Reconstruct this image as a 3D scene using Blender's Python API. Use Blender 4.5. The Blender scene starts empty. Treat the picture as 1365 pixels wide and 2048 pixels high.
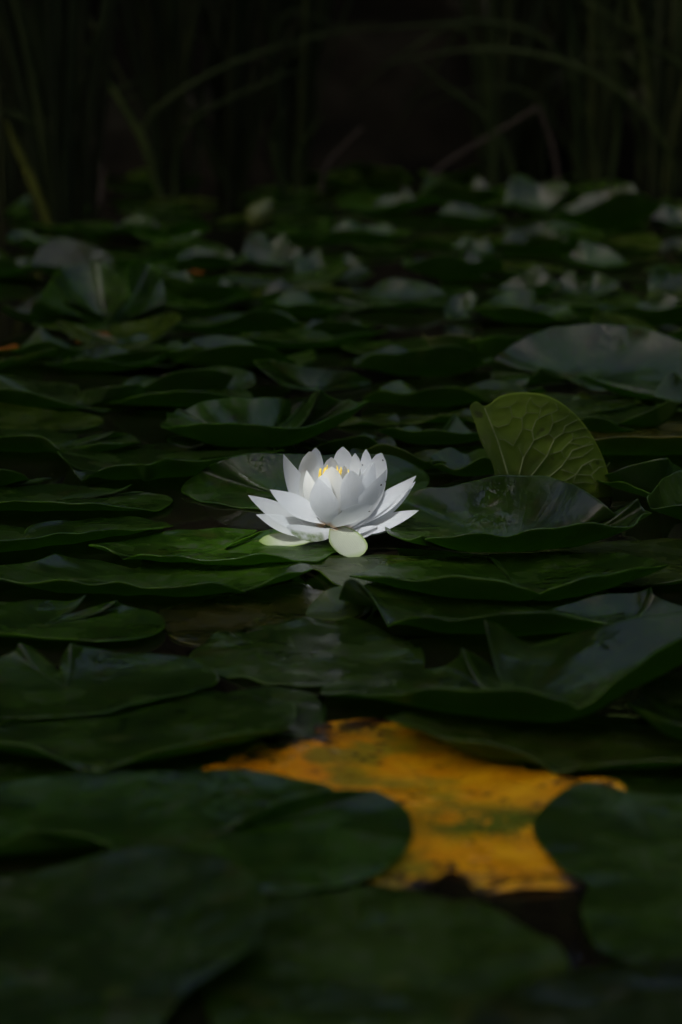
import bpy, math, random
import numpy as np
from mathutils import Vector, noise

random.seed(11)
R = math.radians
sc = bpy.context.scene
col = sc.collection

# ------------------------------------------------------------------ camera
CAM_H, PITCH, FPX = 0.32, R(11.5), 4836.0          # photo pixels, photo is 1365 x 2048
cam_d = bpy.data.cameras.new('camera')
cam_d.sensor_fit = 'VERTICAL'
cam_d.sensor_height = 36.0
cam_d.lens = 36.0 * FPX / 2048.0
cam_d.clip_start = 0.02
cam_d.clip_end = 2000
cam = bpy.data.objects.new('camera', cam_d)
col.objects.link(cam)
cam.location = (0, 0, CAM_H)
cam.rotation_euler = (math.pi / 2 - PITCH, 0, 0)
sc.camera = cam
cam_d.dof.use_dof = True
cam_d.dof.focus_distance = 1.50
cam_d.dof.aperture_fstop = 8.0

# ------------------------------------------------------------------ light
SUN = Vector((-0.36, -0.50, 0.79)).normalized()     # direction towards the sun
sun_d = bpy.data.lights.new('sun', 'SUN')
sun_d.energy = 5.0
sun_d.angle = R(2.6)
sun_d.color = (1.0, 0.995, 0.985)
sun = bpy.data.objects.new('sun', sun_d)
col.objects.link(sun)
sun.rotation_euler = SUN.to_track_quat('Z', 'Y').to_euler()

w = bpy.data.worlds.new('World')
sc.world = w
w.use_nodes = True
nt = w.node_tree
for n in list(nt.nodes):
    nt.nodes.remove(n)
sky = nt.nodes.new('ShaderNodeTexSky')
sky.sky_type = 'NISHITA'
sky.sun_disc = False
sky.sun_elevation = math.asin(SUN.z)
sky.sun_rotation = math.atan2(SUN.x, SUN.y)
sky.dust_density = 7.0
sky.air_density = 1.0
bg = nt.nodes.new('ShaderNodeBackground')
bg.inputs['Strength'].default_value = 0.086
wo = nt.nodes.new('ShaderNodeOutputWorld')
nt.links.new(sky.outputs[0], bg.inputs[0])
nt.links.new(bg.outputs[0], wo.inputs[0])

vs = sc.view_settings
vs.view_transform = 'Standard'
vs.look = 'None'
vs.exposure = 1.08
vs.gamma = 1.0
vs.use_curve_mapping = False
sc.cycles.use_denoising = True
sc.cycles.max_bounces = 4
sc.cycles.use_adaptive_sampling = True
sc.cycles.adaptive_threshold = 0.02
sc.cycles.sample_clamp_indirect = 4.0

# ------------------------------------------------------------------ projection helpers
CP, SP = math.cos(PITCH), math.sin(PITCH)


def ray(px, py):
    u = (px - 682.5) / FPX
    v = (1024.0 - py) / FPX
    return Vector((u, CP + v * SP, -SP + v * CP))


def on_z(px, py, z=0.0):
    d = ray(px, py)
    t = (z - CAM_H) / d.z
    return Vector((0, 0, CAM_H)) + d * t


def on_y(px, py, y):
    d = ray(px, py)
    return Vector((0, 0, CAM_H)) + d * (y / d.y)


# ------------------------------------------------------------------ materials
def new_mat(name):
    m = bpy.data.materials.new(name)
    m.use_nodes = True
    t = m.node_tree
    for n in list(t.nodes):
        t.nodes.remove(n)
    return m, t


class NT:
    def __init__(s, t):
        s.t = t

    def n(s, typ, **kw):
        nd = s.t.nodes.new(typ)
        for k, v in kw.items():
            setattr(nd, k, v)
        return nd

    def l(s, a, b):
        s.t.links.new(a, b)

    def math(s, op, a, b=None, clamp=False):
        nd = s.n('ShaderNodeMath', operation=op, use_clamp=clamp)
        for i, x in enumerate((a, b)):
            if x is None:
                continue
            if isinstance(x, (int, float)):
                nd.inputs[i].default_value = x
            else:
                s.l(x, nd.inputs[i])
        return nd.outputs[0]

    def mix(s, f, a, b, blend='MIX'):
        nd = s.n('ShaderNodeMix', data_type='RGBA', blend_type=blend)
        for i, x in ((0, f), (6, a), (7, b)):
            if isinstance(x, (int, float)):
                nd.inputs[i].default_value = x
            elif isinstance(x, tuple):
                nd.inputs[i].default_value = (*x, 1.0)
            else:
                s.l(x, nd.inputs[i])
        return nd.outputs[2]

    def ramp(s, f, lo, hi):
        nd = s.n('ShaderNodeMapRange', interpolation_type='SMOOTHSTEP')
        s.l(f, nd.inputs[0])
        nd.inputs[1].default_value = lo
        nd.inputs[2].default_value = hi
        return nd.outputs[0]

    def noise(s, vec, scale, detail=3.0, rough=0.55):
        nd = s.n('ShaderNodeTexNoise')
        s.l(vec, nd.inputs['Vector'])
        nd.inputs['Scale'].default_value = scale
        nd.inputs['Detail'].default_value = detail
        nd.inputs['Roughness'].default_value = rough
        return nd.outputs[0]


def local_vec(N):
    """object coordinates shifted by a per-object random amount"""
    tc = N.n('ShaderNodeTexCoord')
    oi = N.n('ShaderNodeObjectInfo')
    r = N.math('MULTIPLY', oi.outputs['Random'], 37.0)
    va = N.n('ShaderNodeVectorMath', operation='ADD')
    N.l(tc.outputs['Object'], va.inputs[0])
    N.l(r, va.inputs[1])
    return va.outputs[0], oi


def pad_material(name, under=False, yellow=False):
    m, t = new_mat(name)
    N = NT(t)
    vec, oi = local_vec(N)
    rt = N.n('ShaderNodeAttribute', attribute_name='rt').outputs['Fac']
    ang = N.n('ShaderNodeAttribute', attribute_name='ang').outputs['Fac']
    n1 = N.noise(vec, 28.0, 2.0)
    n2 = N.noise(vec, 170.0, 2.0)
    base = N.mix(1.0, oi.outputs['Color'], (1.0, 1.08, 0.7), 'MULTIPLY')
    dark = N.mix(1.0, base, (0.52, 0.58, 0.5), 'MULTIPLY')
    lite = N.mix(1.0, base, (1.35, 1.3, 1.15), 'MULTIPLY')
    c = N.mix(N.ramp(n1, 0.35, 0.65), dark, lite)
    c = N.mix(N.math('MULTIPLY', N.ramp(n2, 0.5, 0.75), 0.35), c, (0.05, 0.055, 0.012))
    # radial veins, branching twice as many near the rim
    wob = N.math('MULTIPLY', N.math('SUBTRACT', n1, 0.5), 0.9)

    def veins(k, width):
        a = N.math('MULTIPLY', ang, k)
        fr = N.math('FRACT', N.math('ADD', a, wob))
        dd = N.math('ABSOLUTE', N.math('SUBTRACT', fr, 0.5))
        return N.math('SUBTRACT', 1.0, N.ramp(dd, 0.0, width))
    v1 = veins(15.0, 0.09)
    v1 = N.math('MULTIPLY', v1, N.math('SUBTRACT', 1.0, N.ramp(rt, 0.55, 0.95)))
    v2 = N.math('MULTIPLY', veins(30.0, 0.12), N.math('MULTIPLY', N.ramp(rt, 0.4, 0.6), N.math('SUBTRACT', 1.0, N.ramp(rt, 0.8, 1.0))))
    vv = N.math('ADD', v1, N.math('MULTIPLY', v2, 0.6), True)
    if not yellow:
        c = N.mix(N.math('MULTIPLY', vv, 0.45 if under else 0.5), c, N.mix(1.0, base, (1.9, 1.7, 1.3), 'MULTIPLY'))
        # small centre spot where the stalk joins
        c = N.mix(N.math('MULTIPLY', N.math('SUBTRACT', 1.0, N.ramp(rt, 0.0, 0.1)), 0.7), c, (0.07, 0.10, 0.012))
    if not yellow:
        wear = N.math('MULTIPLY', N.ramp(N.noise(vec, 33.0, 3.0, 0.7), 0.56, 0.70), 0.55)
        c = N.mix(wear, c, N.mix(oi.outputs['Random'], (0.050, 0.052, 0.010), (0.048, 0.034, 0.012)))
        scuff = N.math('MULTIPLY', N.math('MULTIPLY', N.ramp(n2, 0.48, 0.66), N.ramp(n1, 0.50, 0.62)), 0.0 if under else 0.45)
        c = N.mix(scuff, c, (0.085, 0.10, 0.07))
        blot = N.math('MULTIPLY', N.ramp(N.noise(vec, 75.0, 2.0), 0.68, 0.74), 0.8)
        c = N.mix(blot, c, (0.018, 0.012, 0.006))
    # specks
    vo = N.n('ShaderNodeTexVoronoi', feature='F1')
    N.l(vec, vo.inputs['Vector'])
    vo.inputs['Scale'].default_value = 95.0
    n3 = N.noise(vec, 20.0, 2.0)
    patch = N.ramp(n3, 0.45, 0.6)
    sp = N.math('MULTIPLY', N.math('SUBTRACT', 1.0, N.ramp(vo.outputs['Distance'], 0.10, 0.17)), patch)
    c = N.mix(N.math('MULTIPLY', sp, 0.85), c, (0.010, 0.008, 0.005))
    if yellow:
        tc = N.n('ShaderNodeTexCoord')
        g = N.noise(vec, 16.0, 4.0)
        ng = N.noise(vec, 55.0, 4.0, 0.65)
        c = N.mix(N.ramp(ng, 0.35, 0.7), (0.72, 0.285, 0.003), (0.86, 0.43, 0.006))
        c = N.mix(N.math('MULTIPLY', N.ramp(g, 0.52, 0.62), 0.8), c, (0.17, 0.19, 0.012))
        # green patches in the middle third of the leaf
        sx = N.n('ShaderNodeSeparateXYZ')
        N.l(tc.outputs['Object'], sx.inputs[0])
        mid = N.math('SUBTRACT', 1.0, N.ramp(N.math('ABSOLUTE', N.math('ADD', sx.outputs[1], 0.012)), 0.006, 0.034))
        side = N.ramp(sx.outputs[0], -0.02, 0.01)
        gp = N.math('MULTIPLY', N.math('MULTIPLY', mid, side), N.ramp(N.noise(vec, 60.0, 5.0, 0.7), 0.38, 0.48))
        c = N.mix(N.math('MULTIPLY', gp, 0.95), c, (0.065, 0.115, 0.008))
        c = N.mix(N.math('MULTIPLY', N.math('SUBTRACT', 1.0, N.ramp(sx.outputs[0], -0.07, 0.0)), 0.7), c, N.mix(1.0, c, (0.95, 0.72, 0.6), 'MULTIPLY'))
        vo2 = N.n('ShaderNodeTexVoronoi', feature='F1')
        N.l(vec, vo2.inputs['Vector'])
        vo2.inputs['Scale'].default_value = 105.0
        sp2 = N.math('MULTIPLY', N.math('SUBTRACT', 1.0, N.ramp(vo2.outputs['Distance'], 0.16, 0.30)), N.ramp(N.noise(vec, 40.0, 3.0), 0.42, 0.52))
        c = N.mix(N.math('MULTIPLY', sp2, 0.8), c, (0.05, 0.015, 0.005))
        c = N.mix(N.math('MULTIPLY', vv, 0.35), c, (0.34, 0.13, 0.006))
        edge = N.math('MULTIPLY', N.ramp(rt, 0.72, 0.95), N.ramp(N.noise(vec, 48.0, 4.0, 0.7), 0.44, 0.54))
        c = N.mix(edge, c, (0.02, 0.008, 0.005))
    else:
        rim = N.ramp(rt, 0.986, 0.997)
        rim = N.math('MULTIPLY', rim, N.ramp(n1, 0.3, 0.62))
        c = N.mix(N.math('MULTIPLY', rim, 0.85), c, N.mix(1.0, base, (2.6, 2.3, 1.5), 'MULTIPLY'))
    p = N.n('ShaderNodeBsdfPrincipled')
    N.l(c, p.inputs['Base Color'])
    ro = N.math('ADD', N.math('MULTIPLY', n1, 0.20), 0.45 if under else 0.17)
    N.l(ro, p.inputs['Roughness'])
    p.inputs['IOR'].default_value = 1.30 if under else 1.5
    # relief
    b = N.n('ShaderNodeBump')
    b.inputs['Strength'].default_value = 0.45
    b.inputs['Distance'].default_value = 0.0012
    hgt = N.math('ADD', N.math('MULTIPLY', n2, 0.7), N.math('MULTIPLY', vv, 0.5 if under else -0.15))
    hgt = N.math('ADD', hgt, N.math('MULTIPLY', n1, 2.0))
    wet = N.math('MULTIPLY', N.ramp(n3, 0.56, 0.64), 0.0 if under else 1.0)
    hgt = N.math('ADD', hgt, N.math('MULTIPLY', N.math('MULTIPLY', wet, n2), 2.6))
    N.l(hgt, b.inputs['Height'])
    N.l(b.outputs[0], p.inputs['Normal'])
    N.l(N.math('SUBTRACT', ro, N.math('MULTIPLY', wet, 0.12)), p.inputs['Roughness'])
    tr = N.n('ShaderNodeBsdfTranslucent')
    N.l(N.mix(0.25, (0.30, 0.58, 0.05), c) if not yellow else c, tr.inputs[0])
    ms = N.n('ShaderNodeMixShader')
    ms.inputs[0].default_value = 0.06 if yellow else 0.32
    N.l(p.outputs[0], ms.inputs[1])
    N.l(tr.outputs[0], ms.inputs[2])
    o = N.n('ShaderNodeOutputMaterial')
    N.l(ms.outputs[0], o.inputs[0])
    return m


M_TOP = pad_material('pad_top')
M_UNDER = pad_material('pad_underside', under=True)
M_YTOP = pad_material('yellow_pad', yellow=True)


def petal_material(name, sepal=False):
    m, t = new_mat(name)
    N = NT(t)
    vec, oi = local_vec(N)
    s = N.n('ShaderNodeAttribute', attribute_name='along').outputs['Fac']
    v = N.n('ShaderNodeAttribute', attribute_name='across').outputs['Fac']
    g = N.n('ShaderNodeAttribute', attribute_name='green').outputs['Fac']
    n1 = N.noise(vec, 60.0, 3.0)
    c = N.mix(n1, (0.80, 0.84, 0.875), (0.86, 0.895, 0.925))
    st = N.n('ShaderNodeTexWave', wave_type='BANDS', bands_direction='X')
    cx = N.n('ShaderNodeCombineXYZ')
    N.l(v, cx.inputs[0])
    N.l(N.math('MULTIPLY', s, 0.35), cx.inputs[1])
    N.l(cx.outputs[0], st.inputs['Vector'])
    st.inputs['Scale'].default_value = 5.5
    st.inputs['Distortion'].default_value = 1.2
    c = N.mix(N.math('MULTIPLY', st.outputs[0], 0.5 if sepal else 0.12), c, (0.62, 0.65, 0.64))
    # yellow-brown at the very base
    c = N.mix(N.math('MULTIPLY', N.math('SUBTRACT', 1.0, N.ramp(s, 0.0, 0.13)), 0.75), c, (0.55, 0.30, 0.06))
    gm = N.math('MULTIPLY', g, N.math('ADD', N.ramp(N.noise(vec, 110.0, 4.0), 0.3, 0.62), 0.12), True)
    if sepal:
        c = N.mix(0.80, c, (0.25, 0.28, 0.17))
        gm = N.math('ADD', g, 0.0, True)
    c = N.mix(gm, c, (0.16, 0.25, 0.03))
    vo = N.n('ShaderNodeTexVoronoi', feature='F1')
    N.l(vec, vo.inputs['Vector'])
    vo.inputs['Scale'].default_value = 130.0
    spk = N.math('MULTIPLY', N.math('SUBTRACT', 1.0, N.ramp(vo.outputs['Distance'], 0.065, 0.10)), N.ramp(N.noise(vec, 50.0, 1.0), 0.55, 0.6))
    c = N.mix(spk, c, (0.02, 0.015, 0.01))
    p = N.n('ShaderNodeBsdfPrincipled')
    N.l(c, p.inputs['Base Color'])
    p.inputs['Roughness'].default_value = 0.5
    p.inputs['IOR'].default_value = 1.38
    b = N.n('ShaderNodeBump')
    b.inputs['Strength'].default_value = 0.3
    b.inputs['Distance'].default_value = 0.0004
    N.l(N.math('ADD', N.math('MULTIPLY', st.outputs[0], 0.7), N.math('MULTIPLY', N.noise(vec, 420.0, 2.0), 1.3)), b.inputs['Height'])
    N.l(b.outputs[0], p.inputs['Normal'])
    tr = N.n('ShaderNodeBsdfTranslucent')
    N.l(N.mix(1.0, c, (1.0, 0.99, 0.95), 'MULTIPLY'), tr.inputs[0])
    ms = N.n('ShaderNodeMixShader')
    ms.inputs[0].default_value = 0.10 if sepal else 0.50
    N.l(p.outputs[0], ms.inputs[1])
    N.l(tr.outputs[0], ms.inputs[2])
    o = N.n('ShaderNodeOutputMaterial')
    N.l(ms.outputs[0], o.inputs[0])
    return m


M_PETAL = petal_material('petal_white')
M_SEPAL = petal_material('sepal_green_white', sepal=True)


def simple(name, c1, c2, scale, rough=0.6, bump=0.0, trans=0.0, objcol=False, ior=1.45):
    m, t = new_mat(name)
    N = NT(t)
    vec, oi = local_vec(N)
    f = N.ramp(N.noise(vec, scale, 4.0), 0.3, 0.7)
    c = N.mix(f, c1, c2)
    if objcol:
        c = N.mix(1.0, c, oi.outputs['Color'], 'MULTIPLY')
    p = N.n('ShaderNodeBsdfPrincipled')
    N.l(c, p.inputs['Base Color'])
    p.inputs['Roughness'].default_value = rough
    p.inputs['IOR'].default_value = ior
    if bump:
        b = N.n('ShaderNodeBump')
        b.inputs['Strength'].default_value = 0.6
        b.inputs['Distance'].default_value = bump
        N.l(N.noise(vec, scale * 3, 5.0), b.inputs['Height'])
        N.l(b.outputs[0], p.inputs['Normal'])
    o = N.n('ShaderNodeOutputMaterial')
    if trans:
        tr = N.n('ShaderNodeBsdfTranslucent')
        N.l(c, tr.inputs[0])
        ms = N.n('ShaderNodeMixShader')
        ms.inputs[0].default_value = trans
        N.l(p.outputs[0], ms.inputs[1])
        N.l(tr.outputs[0], ms.inputs[2])
        N.l(ms.outputs[0], o.inputs[0])
    else:
        N.l(p.outputs[0], o.inputs[0])
    return m


M_STAMEN = simple('stamen_yellow', (0.92, 0.66, 0.07), (0.95, 0.80, 0.20), 300, 0.6, trans=0.2)
M_REED = simple('reed_blade', (0.013, 0.022, 0.006), (0.024, 0.036, 0.010), 20, 0.6, objcol=True, ior=1.2)
M_DEAD = simple('dead_stalk', (0.017, 0.011, 0.007), (0.030, 0.020, 0.012), 60, 0.8)
M_BANK = simple('bank_soil', (0.005, 0.005, 0.004), (0.012, 0.011, 0.008), 6, 0.95, bump=0.02, ior=1.0)
M_BARK = simple('bark', (0.03, 0.022, 0.016), (0.08, 0.06, 0.045), 14, 0.9, bump=0.01)
M_LEAF, _t = new_mat('tree_leaf')
_N = NT(_t)
_d = _N.n('ShaderNodeBsdfDiffuse')
_d.inputs[0].default_value = (0.04, 0.058, 0.016, 1)
_o = _N.n('ShaderNodeOutputMaterial')
_N.l(_d.outputs[0], _o.inputs[0])
M_VEIN = simple('leaf_vein', (0.13, 0.19, 0.05), (0.19, 0.25, 0.08), 90, 0.6, objcol=False)
M_BUD = simple('bud_green', (0.034, 0.052, 0.008), (0.060, 0.078, 0.014), 60, 0.5)


def water_material():
    m, t = new_mat('pond_water')
    N = NT(t)
    tc = N.n('ShaderNodeTexCoord')
    p = N.n('ShaderNodeBsdfPrincipled')
    n = N.noise(tc.outputs['Object'], 3.0, 4.0)
    N.l(N.mix(n, (0.004, 0.004, 0.0025), (0.012, 0.009, 0.005)), p.inputs['Base Color'])
    p.inputs['Roughness'].default_value = 0.04
    p.inputs['IOR'].default_value = 1.33
    b = N.n('ShaderNodeBump')
    b.inputs['Strength'].default_value = 0.10
    b.inputs['Distance'].default_value = 0.0015
    N.l(N.noise(tc.outputs['Object'], 45.0, 3.0), b.inputs['Height'])
    N.l(b.outputs[0], p.inputs['Normal'])
    o = N.n('ShaderNodeOutputMaterial')
    N.l(p.outputs[0], o.inputs[0])
    return m


M_WATER = water_material()


# ------------------------------------------------------------------ object helpers
def mesh_obj(name, verts, faces, mats, parent=None, loc=None, smooth=True, midx=None, attrs=None, color=None):
    me = bpy.data.meshes.new(name)
    me.from_pydata([tuple(v) for v in verts], [], faces)
    for m in (mats if isinstance(mats, (list, tuple)) else [mats]):
        me.materials.append(m)
    if midx is not None:
        me.polygons.foreach_set('material_index', midx)
    if smooth:
        me.polygons.foreach_set('use_smooth', [True] * len(me.polygons))
    for k, vals in (attrs or {}).items():
        a = me.attributes.new(k, 'FLOAT', 'POINT')
        a.data.foreach_set('value', [float(x) for x in vals])
    me.update()
    o = bpy.data.objects.new(name, me)
    col.objects.link(o)
    if loc is not None:
        o.location = loc
    if parent is not None:
        o.parent = parent
    if color is not None:
        o.color = (*color, 1.0)
    return o


def tag(o, label=None, cat=None, group=None, kind=None):
    for k, v in (('label', label), ('category', cat), ('group', group), ('kind', kind)):
        if v:
            o[k] = v
    return o


def empty(name, loc):
    o = bpy.data.objects.new(name, None)
    col.objects.link(o)
    o.location = loc
    o.empty_display_size = 0.02
    return o


def tube(pts, radii, sides=6):
    vs_, fs = [], []
    n = len(pts)
    for i, p in enumerate(pts):
        a = pts[max(i - 1, 0)]
        b = pts[min(i + 1, n - 1)]
        t = (b - a).normalized()
        up = Vector((0, 0, 1)) if abs(t.z) < 0.9 else Vector((1, 0, 0))
        s = t.cross(up).normalized()
        q = s.cross(t)
        for k in range(sides):
            an = 2 * math.pi * k / sides
            vs_.append(p + (s * math.cos(an) + q * math.sin(an)) * radii[i])
    for i in range(n - 1):
        for k in range(sides):
            k2 = (k + 1) % sides
            fs.append((i * sides + k, i * sides + k2, (i + 1) * sides + k2, (i + 1) * sides + k))
    fs.append(tuple(range(sides))[::-1])
    fs.append(tuple((n - 1) * sides + k for k in range(sides)))
    return vs_, fs


# ------------------------------------------------------------------ setting: ground, water
def build_ground():
    rs = [0.0, 1, 2, 3, 3.5, 4, 4.5, 5, 5.5, 6, 6.5, 7, 8, 9, 10, 12, 15, 20, 30, 60, 150, 500, 1500]
    seg = 48
    vs_, fs = [(0, 1.5, -0.5)], []
    for r in rs[1:]:
        for k in range(seg):
            a = 2 * math.pi * k / seg
            x, y = r * math.cos(a), 1.5 + r * math.sin(a)
            # pond basin: half width 7 m, from 2.5 m behind the camera to 5.3 m ahead
            ex = max(abs(x) - 7.0, y - 5.0, -2.2 - y)
            h = -0.5 + 1.0 * max(0, min(1, (ex + 0.6) / 1.2)) + 0.05 * noise.noise(Vector((x, y, 0)))
            h += max(0.0, min(4.5, (y - 6.6) * 0.75))        # slope added behind the far bank to keep low sky out of the water
            vs_.append((x, y, h))
    for k in range(seg):
        fs.append((0, 1 + k, 1 + (k + 1) % seg))
    for j in range(len(rs) - 2):
        for k in range(seg):
            k2 = (k + 1) % seg
            a, b = 1 + j * seg, 1 + (j + 1) * seg
            fs.append((a + k, b + k, b + k2, a + k2))
    tag(mesh_obj('ground', vs_, fs, M_BANK), kind='structure')


build_ground()
wv = [(x, y, 0.0) for y in np.linspace(-3.2, 5.8, 10) for x in np.linspace(-8, 8, 10)]
wf = [(j * 10 + i, j * 10 + i + 1, j * 10 + i + 11, j * 10 + i + 10) for j in range(9) for i in range(9)]
tag(mesh_obj('water', wv, wf, M_WATER), kind='structure')


# ------------------------------------------------------------------ lily pads
TS = np.array([0.08, 0.2, 0.33, 0.45, 0.56, 0.66, 0.74, 0.81, 0.87, 0.92, 0.955, 0.985, 1.0])
PAD_LABELS = {}


def smooth_rim(P, corners):
    n = len(P)
    d = [(P[(i + 1) % n] - P[i]).length + 1e-6 for i in range(n)]
    mi, mo = [], []
    for i in range(n):
        a = (P[i] - P[i - 1]) / d[i - 1]
        b = (P[(i + 1) % n] - P[i]) / d[i]
        if corners[i]:
            mi.append(a)
            mo.append(b)
        else:
            m = (a * d[i] + b * d[i - 1]) / (d[i] + d[i - 1])
            mi.append(m)
            mo.append(m)
    out = []
    for i in range(n):
        j = (i + 1) % n
        k = max(3, min(10, int(d[i] / 0.004)))
        for q in range(k):
            t = q / k
            h00 = 2 * t ** 3 - 3 * t ** 2 + 1
            h10 = t ** 3 - 2 * t ** 2 + t
            h01 = -2 * t ** 3 + 3 * t ** 2
            h11 = t ** 3 - t ** 2
            out.append(P[i] * h00 + mo[i] * (h10 * d[i]) + P[j] * h01 + mi[j] * (h11 * d[i]))
    return out


GREEN = (0.0208, 0.0504, 0.0045)


def pad3(rim, corners, c, label, p=2.6, pb=1.7, color=GREEN, top=None, und=None, name='lily_pad', cat='lily pad', group=None, wob=0.0007, thick=0.0008, ucol=None):
    ring = smooth_rim(rim, corners)
    n = len(ring)
    seed = random.uniform(0, 90)
    A = np.array([tuple(v) for v in ring])
    C = np.array(tuple(c))
    # keep every rim point at or above the water
    A[:, 2] = np.maximum(A[:, 2], 0.0012)
    nr = len(TS)
    # a smoothed copy of the rim heights shapes the inside, the true ones only the edge
    seg = np.linalg.norm(np.roll(A, -1, 0)[:, :2] - A[:, :2], axis=1)
    arc = np.concatenate([[0], np.cumsum(seg)[:-1]])
    per = seg.sum()
    dd = np.abs(arc[:, None] - arc[None, :])
    dd = np.minimum(dd, per - dd)
    far = np.linalg.norm(A[:, :2] - C[:2], axis=1)
    wgt = np.exp(-(dd / (0.085 * per)) ** 2) * (np.roll(seg, 1) + seg)[None, :] * (far > 0.3 * np.median(far))[None, :]
    zs = (wgt * A[None, :, 2]).sum(1) / wgt.sum(1)
    pf = p * 1.35 if p > 1.9 else p
    pe = [pf + (pb - pf) * max(0.0, min(1.0, 0.5 + 0.9 * (A[i, 1] - C[1]) / (far[i] + 1e-6))) for i in range(n)]
    top_v = [C.copy()]
    rt = [0.0]
    an = [0.0]
    for t in TS:
        for i in range(n):
            d = A[i] - C
            q = C + d * t
            q[2] = C[2] + (zs[i] + (A[i, 2] - zs[i]) * t ** 3 - C[2]) * (t ** pe[i])
            q[2] += wob * t * noise.noise(Vector((q[0] * 60 + seed, q[1] * 60, seed))) * 2.0
            q[2] = max(q[2], 0.0011)
            top_v.append(q)
            rt.append(t)
            an.append(math.atan2(d[1], d[0]) / (2 * math.pi) + 0.5)
    V = np.array(top_v)
    F = []
    for i in range(n):
        F.append((0, 1 + i, 1 + (i + 1) % n))
    for r in range(nr - 1):
        a, b = 1 + r * n, 1 + (r + 1) * n
        for i in range(n):
            j = (i + 1) % n
            F.append((a + i, b + i, b + j, a + j))
    # orientation: make the first fan face up
    e1 = V[F[0][1]] - V[0]
    area = 0.0
    for i in range(n):
        j = (i + 1) % n
        area += (A[i, 0] - C[0]) * (A[j, 1] - C[1]) - (A[j, 0] - C[0]) * (A[i, 1] - C[1])
    if area < 0:
        F = [f[::-1] for f in F]
    nor = np.zeros_like(V)
    for f in F:
        v = V[list(f)]
        if len(f) == 3:
            nn = np.cross(v[1] - v[0], v[2] - v[0])
        else:
            nn = np.cross(v[2] - v[0], v[3] - v[1])
        for k in f:
            nor[k] += nn
    nor /= np.maximum(np.linalg.norm(nor, axis=1, keepdims=True), 1e-9)
    B = V - nor * thick
    m = len(V)
    allv = np.vstack([V, B]) - C
    faces = list(F) + [tuple(k + m for k in f[::-1]) for f in F]
    mi = [0] * len(F) + [1] * len(F)
    a = 1 + (nr - 1) * n
    for i in range(n):
        j = (i + 1) % n
        f = (a + i, a + i + m, a + j + m, a + j)
        faces.append(f if area > 0 else f[::-1])
        mi.append(0)
    o = mesh_obj(name, allv, faces, [top or M_TOP, und or M_UNDER], loc=tuple(C), midx=mi,
                 attrs={'rt': rt + rt, 'ang': an + an}, color=color)
    tag(o, label, cat, group)
    return o


def pad(c, rim, label, auto=True, **kw):
    """centre and rim given as photo pixels with a height in millimetres"""
    P = [on_z(q[0], q[1], q[2] / 1000.0) for q in rim]
    K = [len(q) > 3 for q in rim]
    C = on_z(c[0], c[1], c[2] / 1000.0)
    if auto:
        ys = [q.y for q, s in zip(P, rim) if math.hypot(s[0] - c[0], s[1] - c[1]) > 16]
        yc = min(ys) + 0.40 * (max(ys) - min(ys))
        for i, q in enumerate(rim):
            if math.hypot(q[0] - c[0], q[1] - c[1]) <= 16:
                P[i].y += yc - C.y
        C.y = yc
    return pad3(P, K, C, label, **kw)


def vary(c, s=0.15):
    k = 1 + random.uniform(-s, s)
    return (c[0] * k * (1 + random.uniform(-s, s)), c[1] * k, c[2] * k * (1 + random.uniform(-s, s)))


OLIVE = (0.0320, 0.0536, 0.0053)
BROWN = (0.0360, 0.0304, 0.0090)
BLUE = (0.0184, 0.0432, 0.0067)

# ---- foreground
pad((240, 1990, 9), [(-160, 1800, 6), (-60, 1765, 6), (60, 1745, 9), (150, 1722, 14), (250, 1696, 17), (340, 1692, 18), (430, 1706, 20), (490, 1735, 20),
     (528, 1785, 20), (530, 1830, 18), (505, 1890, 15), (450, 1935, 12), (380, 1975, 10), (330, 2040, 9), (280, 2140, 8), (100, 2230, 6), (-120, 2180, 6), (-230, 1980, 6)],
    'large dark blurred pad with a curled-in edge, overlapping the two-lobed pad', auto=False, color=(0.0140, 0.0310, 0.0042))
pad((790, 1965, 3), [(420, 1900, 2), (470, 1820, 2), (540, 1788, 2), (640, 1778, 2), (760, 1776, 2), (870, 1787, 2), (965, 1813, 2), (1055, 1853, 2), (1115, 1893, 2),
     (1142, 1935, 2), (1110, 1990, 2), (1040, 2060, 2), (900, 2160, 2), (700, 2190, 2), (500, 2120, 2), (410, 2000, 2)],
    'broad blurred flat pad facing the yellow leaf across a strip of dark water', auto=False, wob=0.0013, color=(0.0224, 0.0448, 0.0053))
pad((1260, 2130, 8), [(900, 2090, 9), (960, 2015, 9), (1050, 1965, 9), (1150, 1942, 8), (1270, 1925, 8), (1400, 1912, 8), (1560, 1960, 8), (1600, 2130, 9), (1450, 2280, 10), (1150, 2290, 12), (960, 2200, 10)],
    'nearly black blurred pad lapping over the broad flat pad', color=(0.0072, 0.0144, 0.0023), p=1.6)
pad((1390, 1765, 4), [(1165, 1563, 9), (1120, 1585, 7), (1085, 1615, 5), (1066, 1657, 4), (1090, 1700, 3), (1140, 1745, 3), (1182, 1770, 2, 1), (1165, 1800, 3), (1168, 1845, 3),
     (1205, 1895, 3), (1262, 1922, 3), (1380, 1915, 3), (1540, 1870, 3), (1640, 1760, 3), (1560, 1640, 5), (1400, 1595, 8), (1260, 1583, 10)],
    'green pad covering the end of the yellow leaf, notched where the water starts', auto=False, color=(0.0200, 0.0448, 0.0053))
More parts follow.
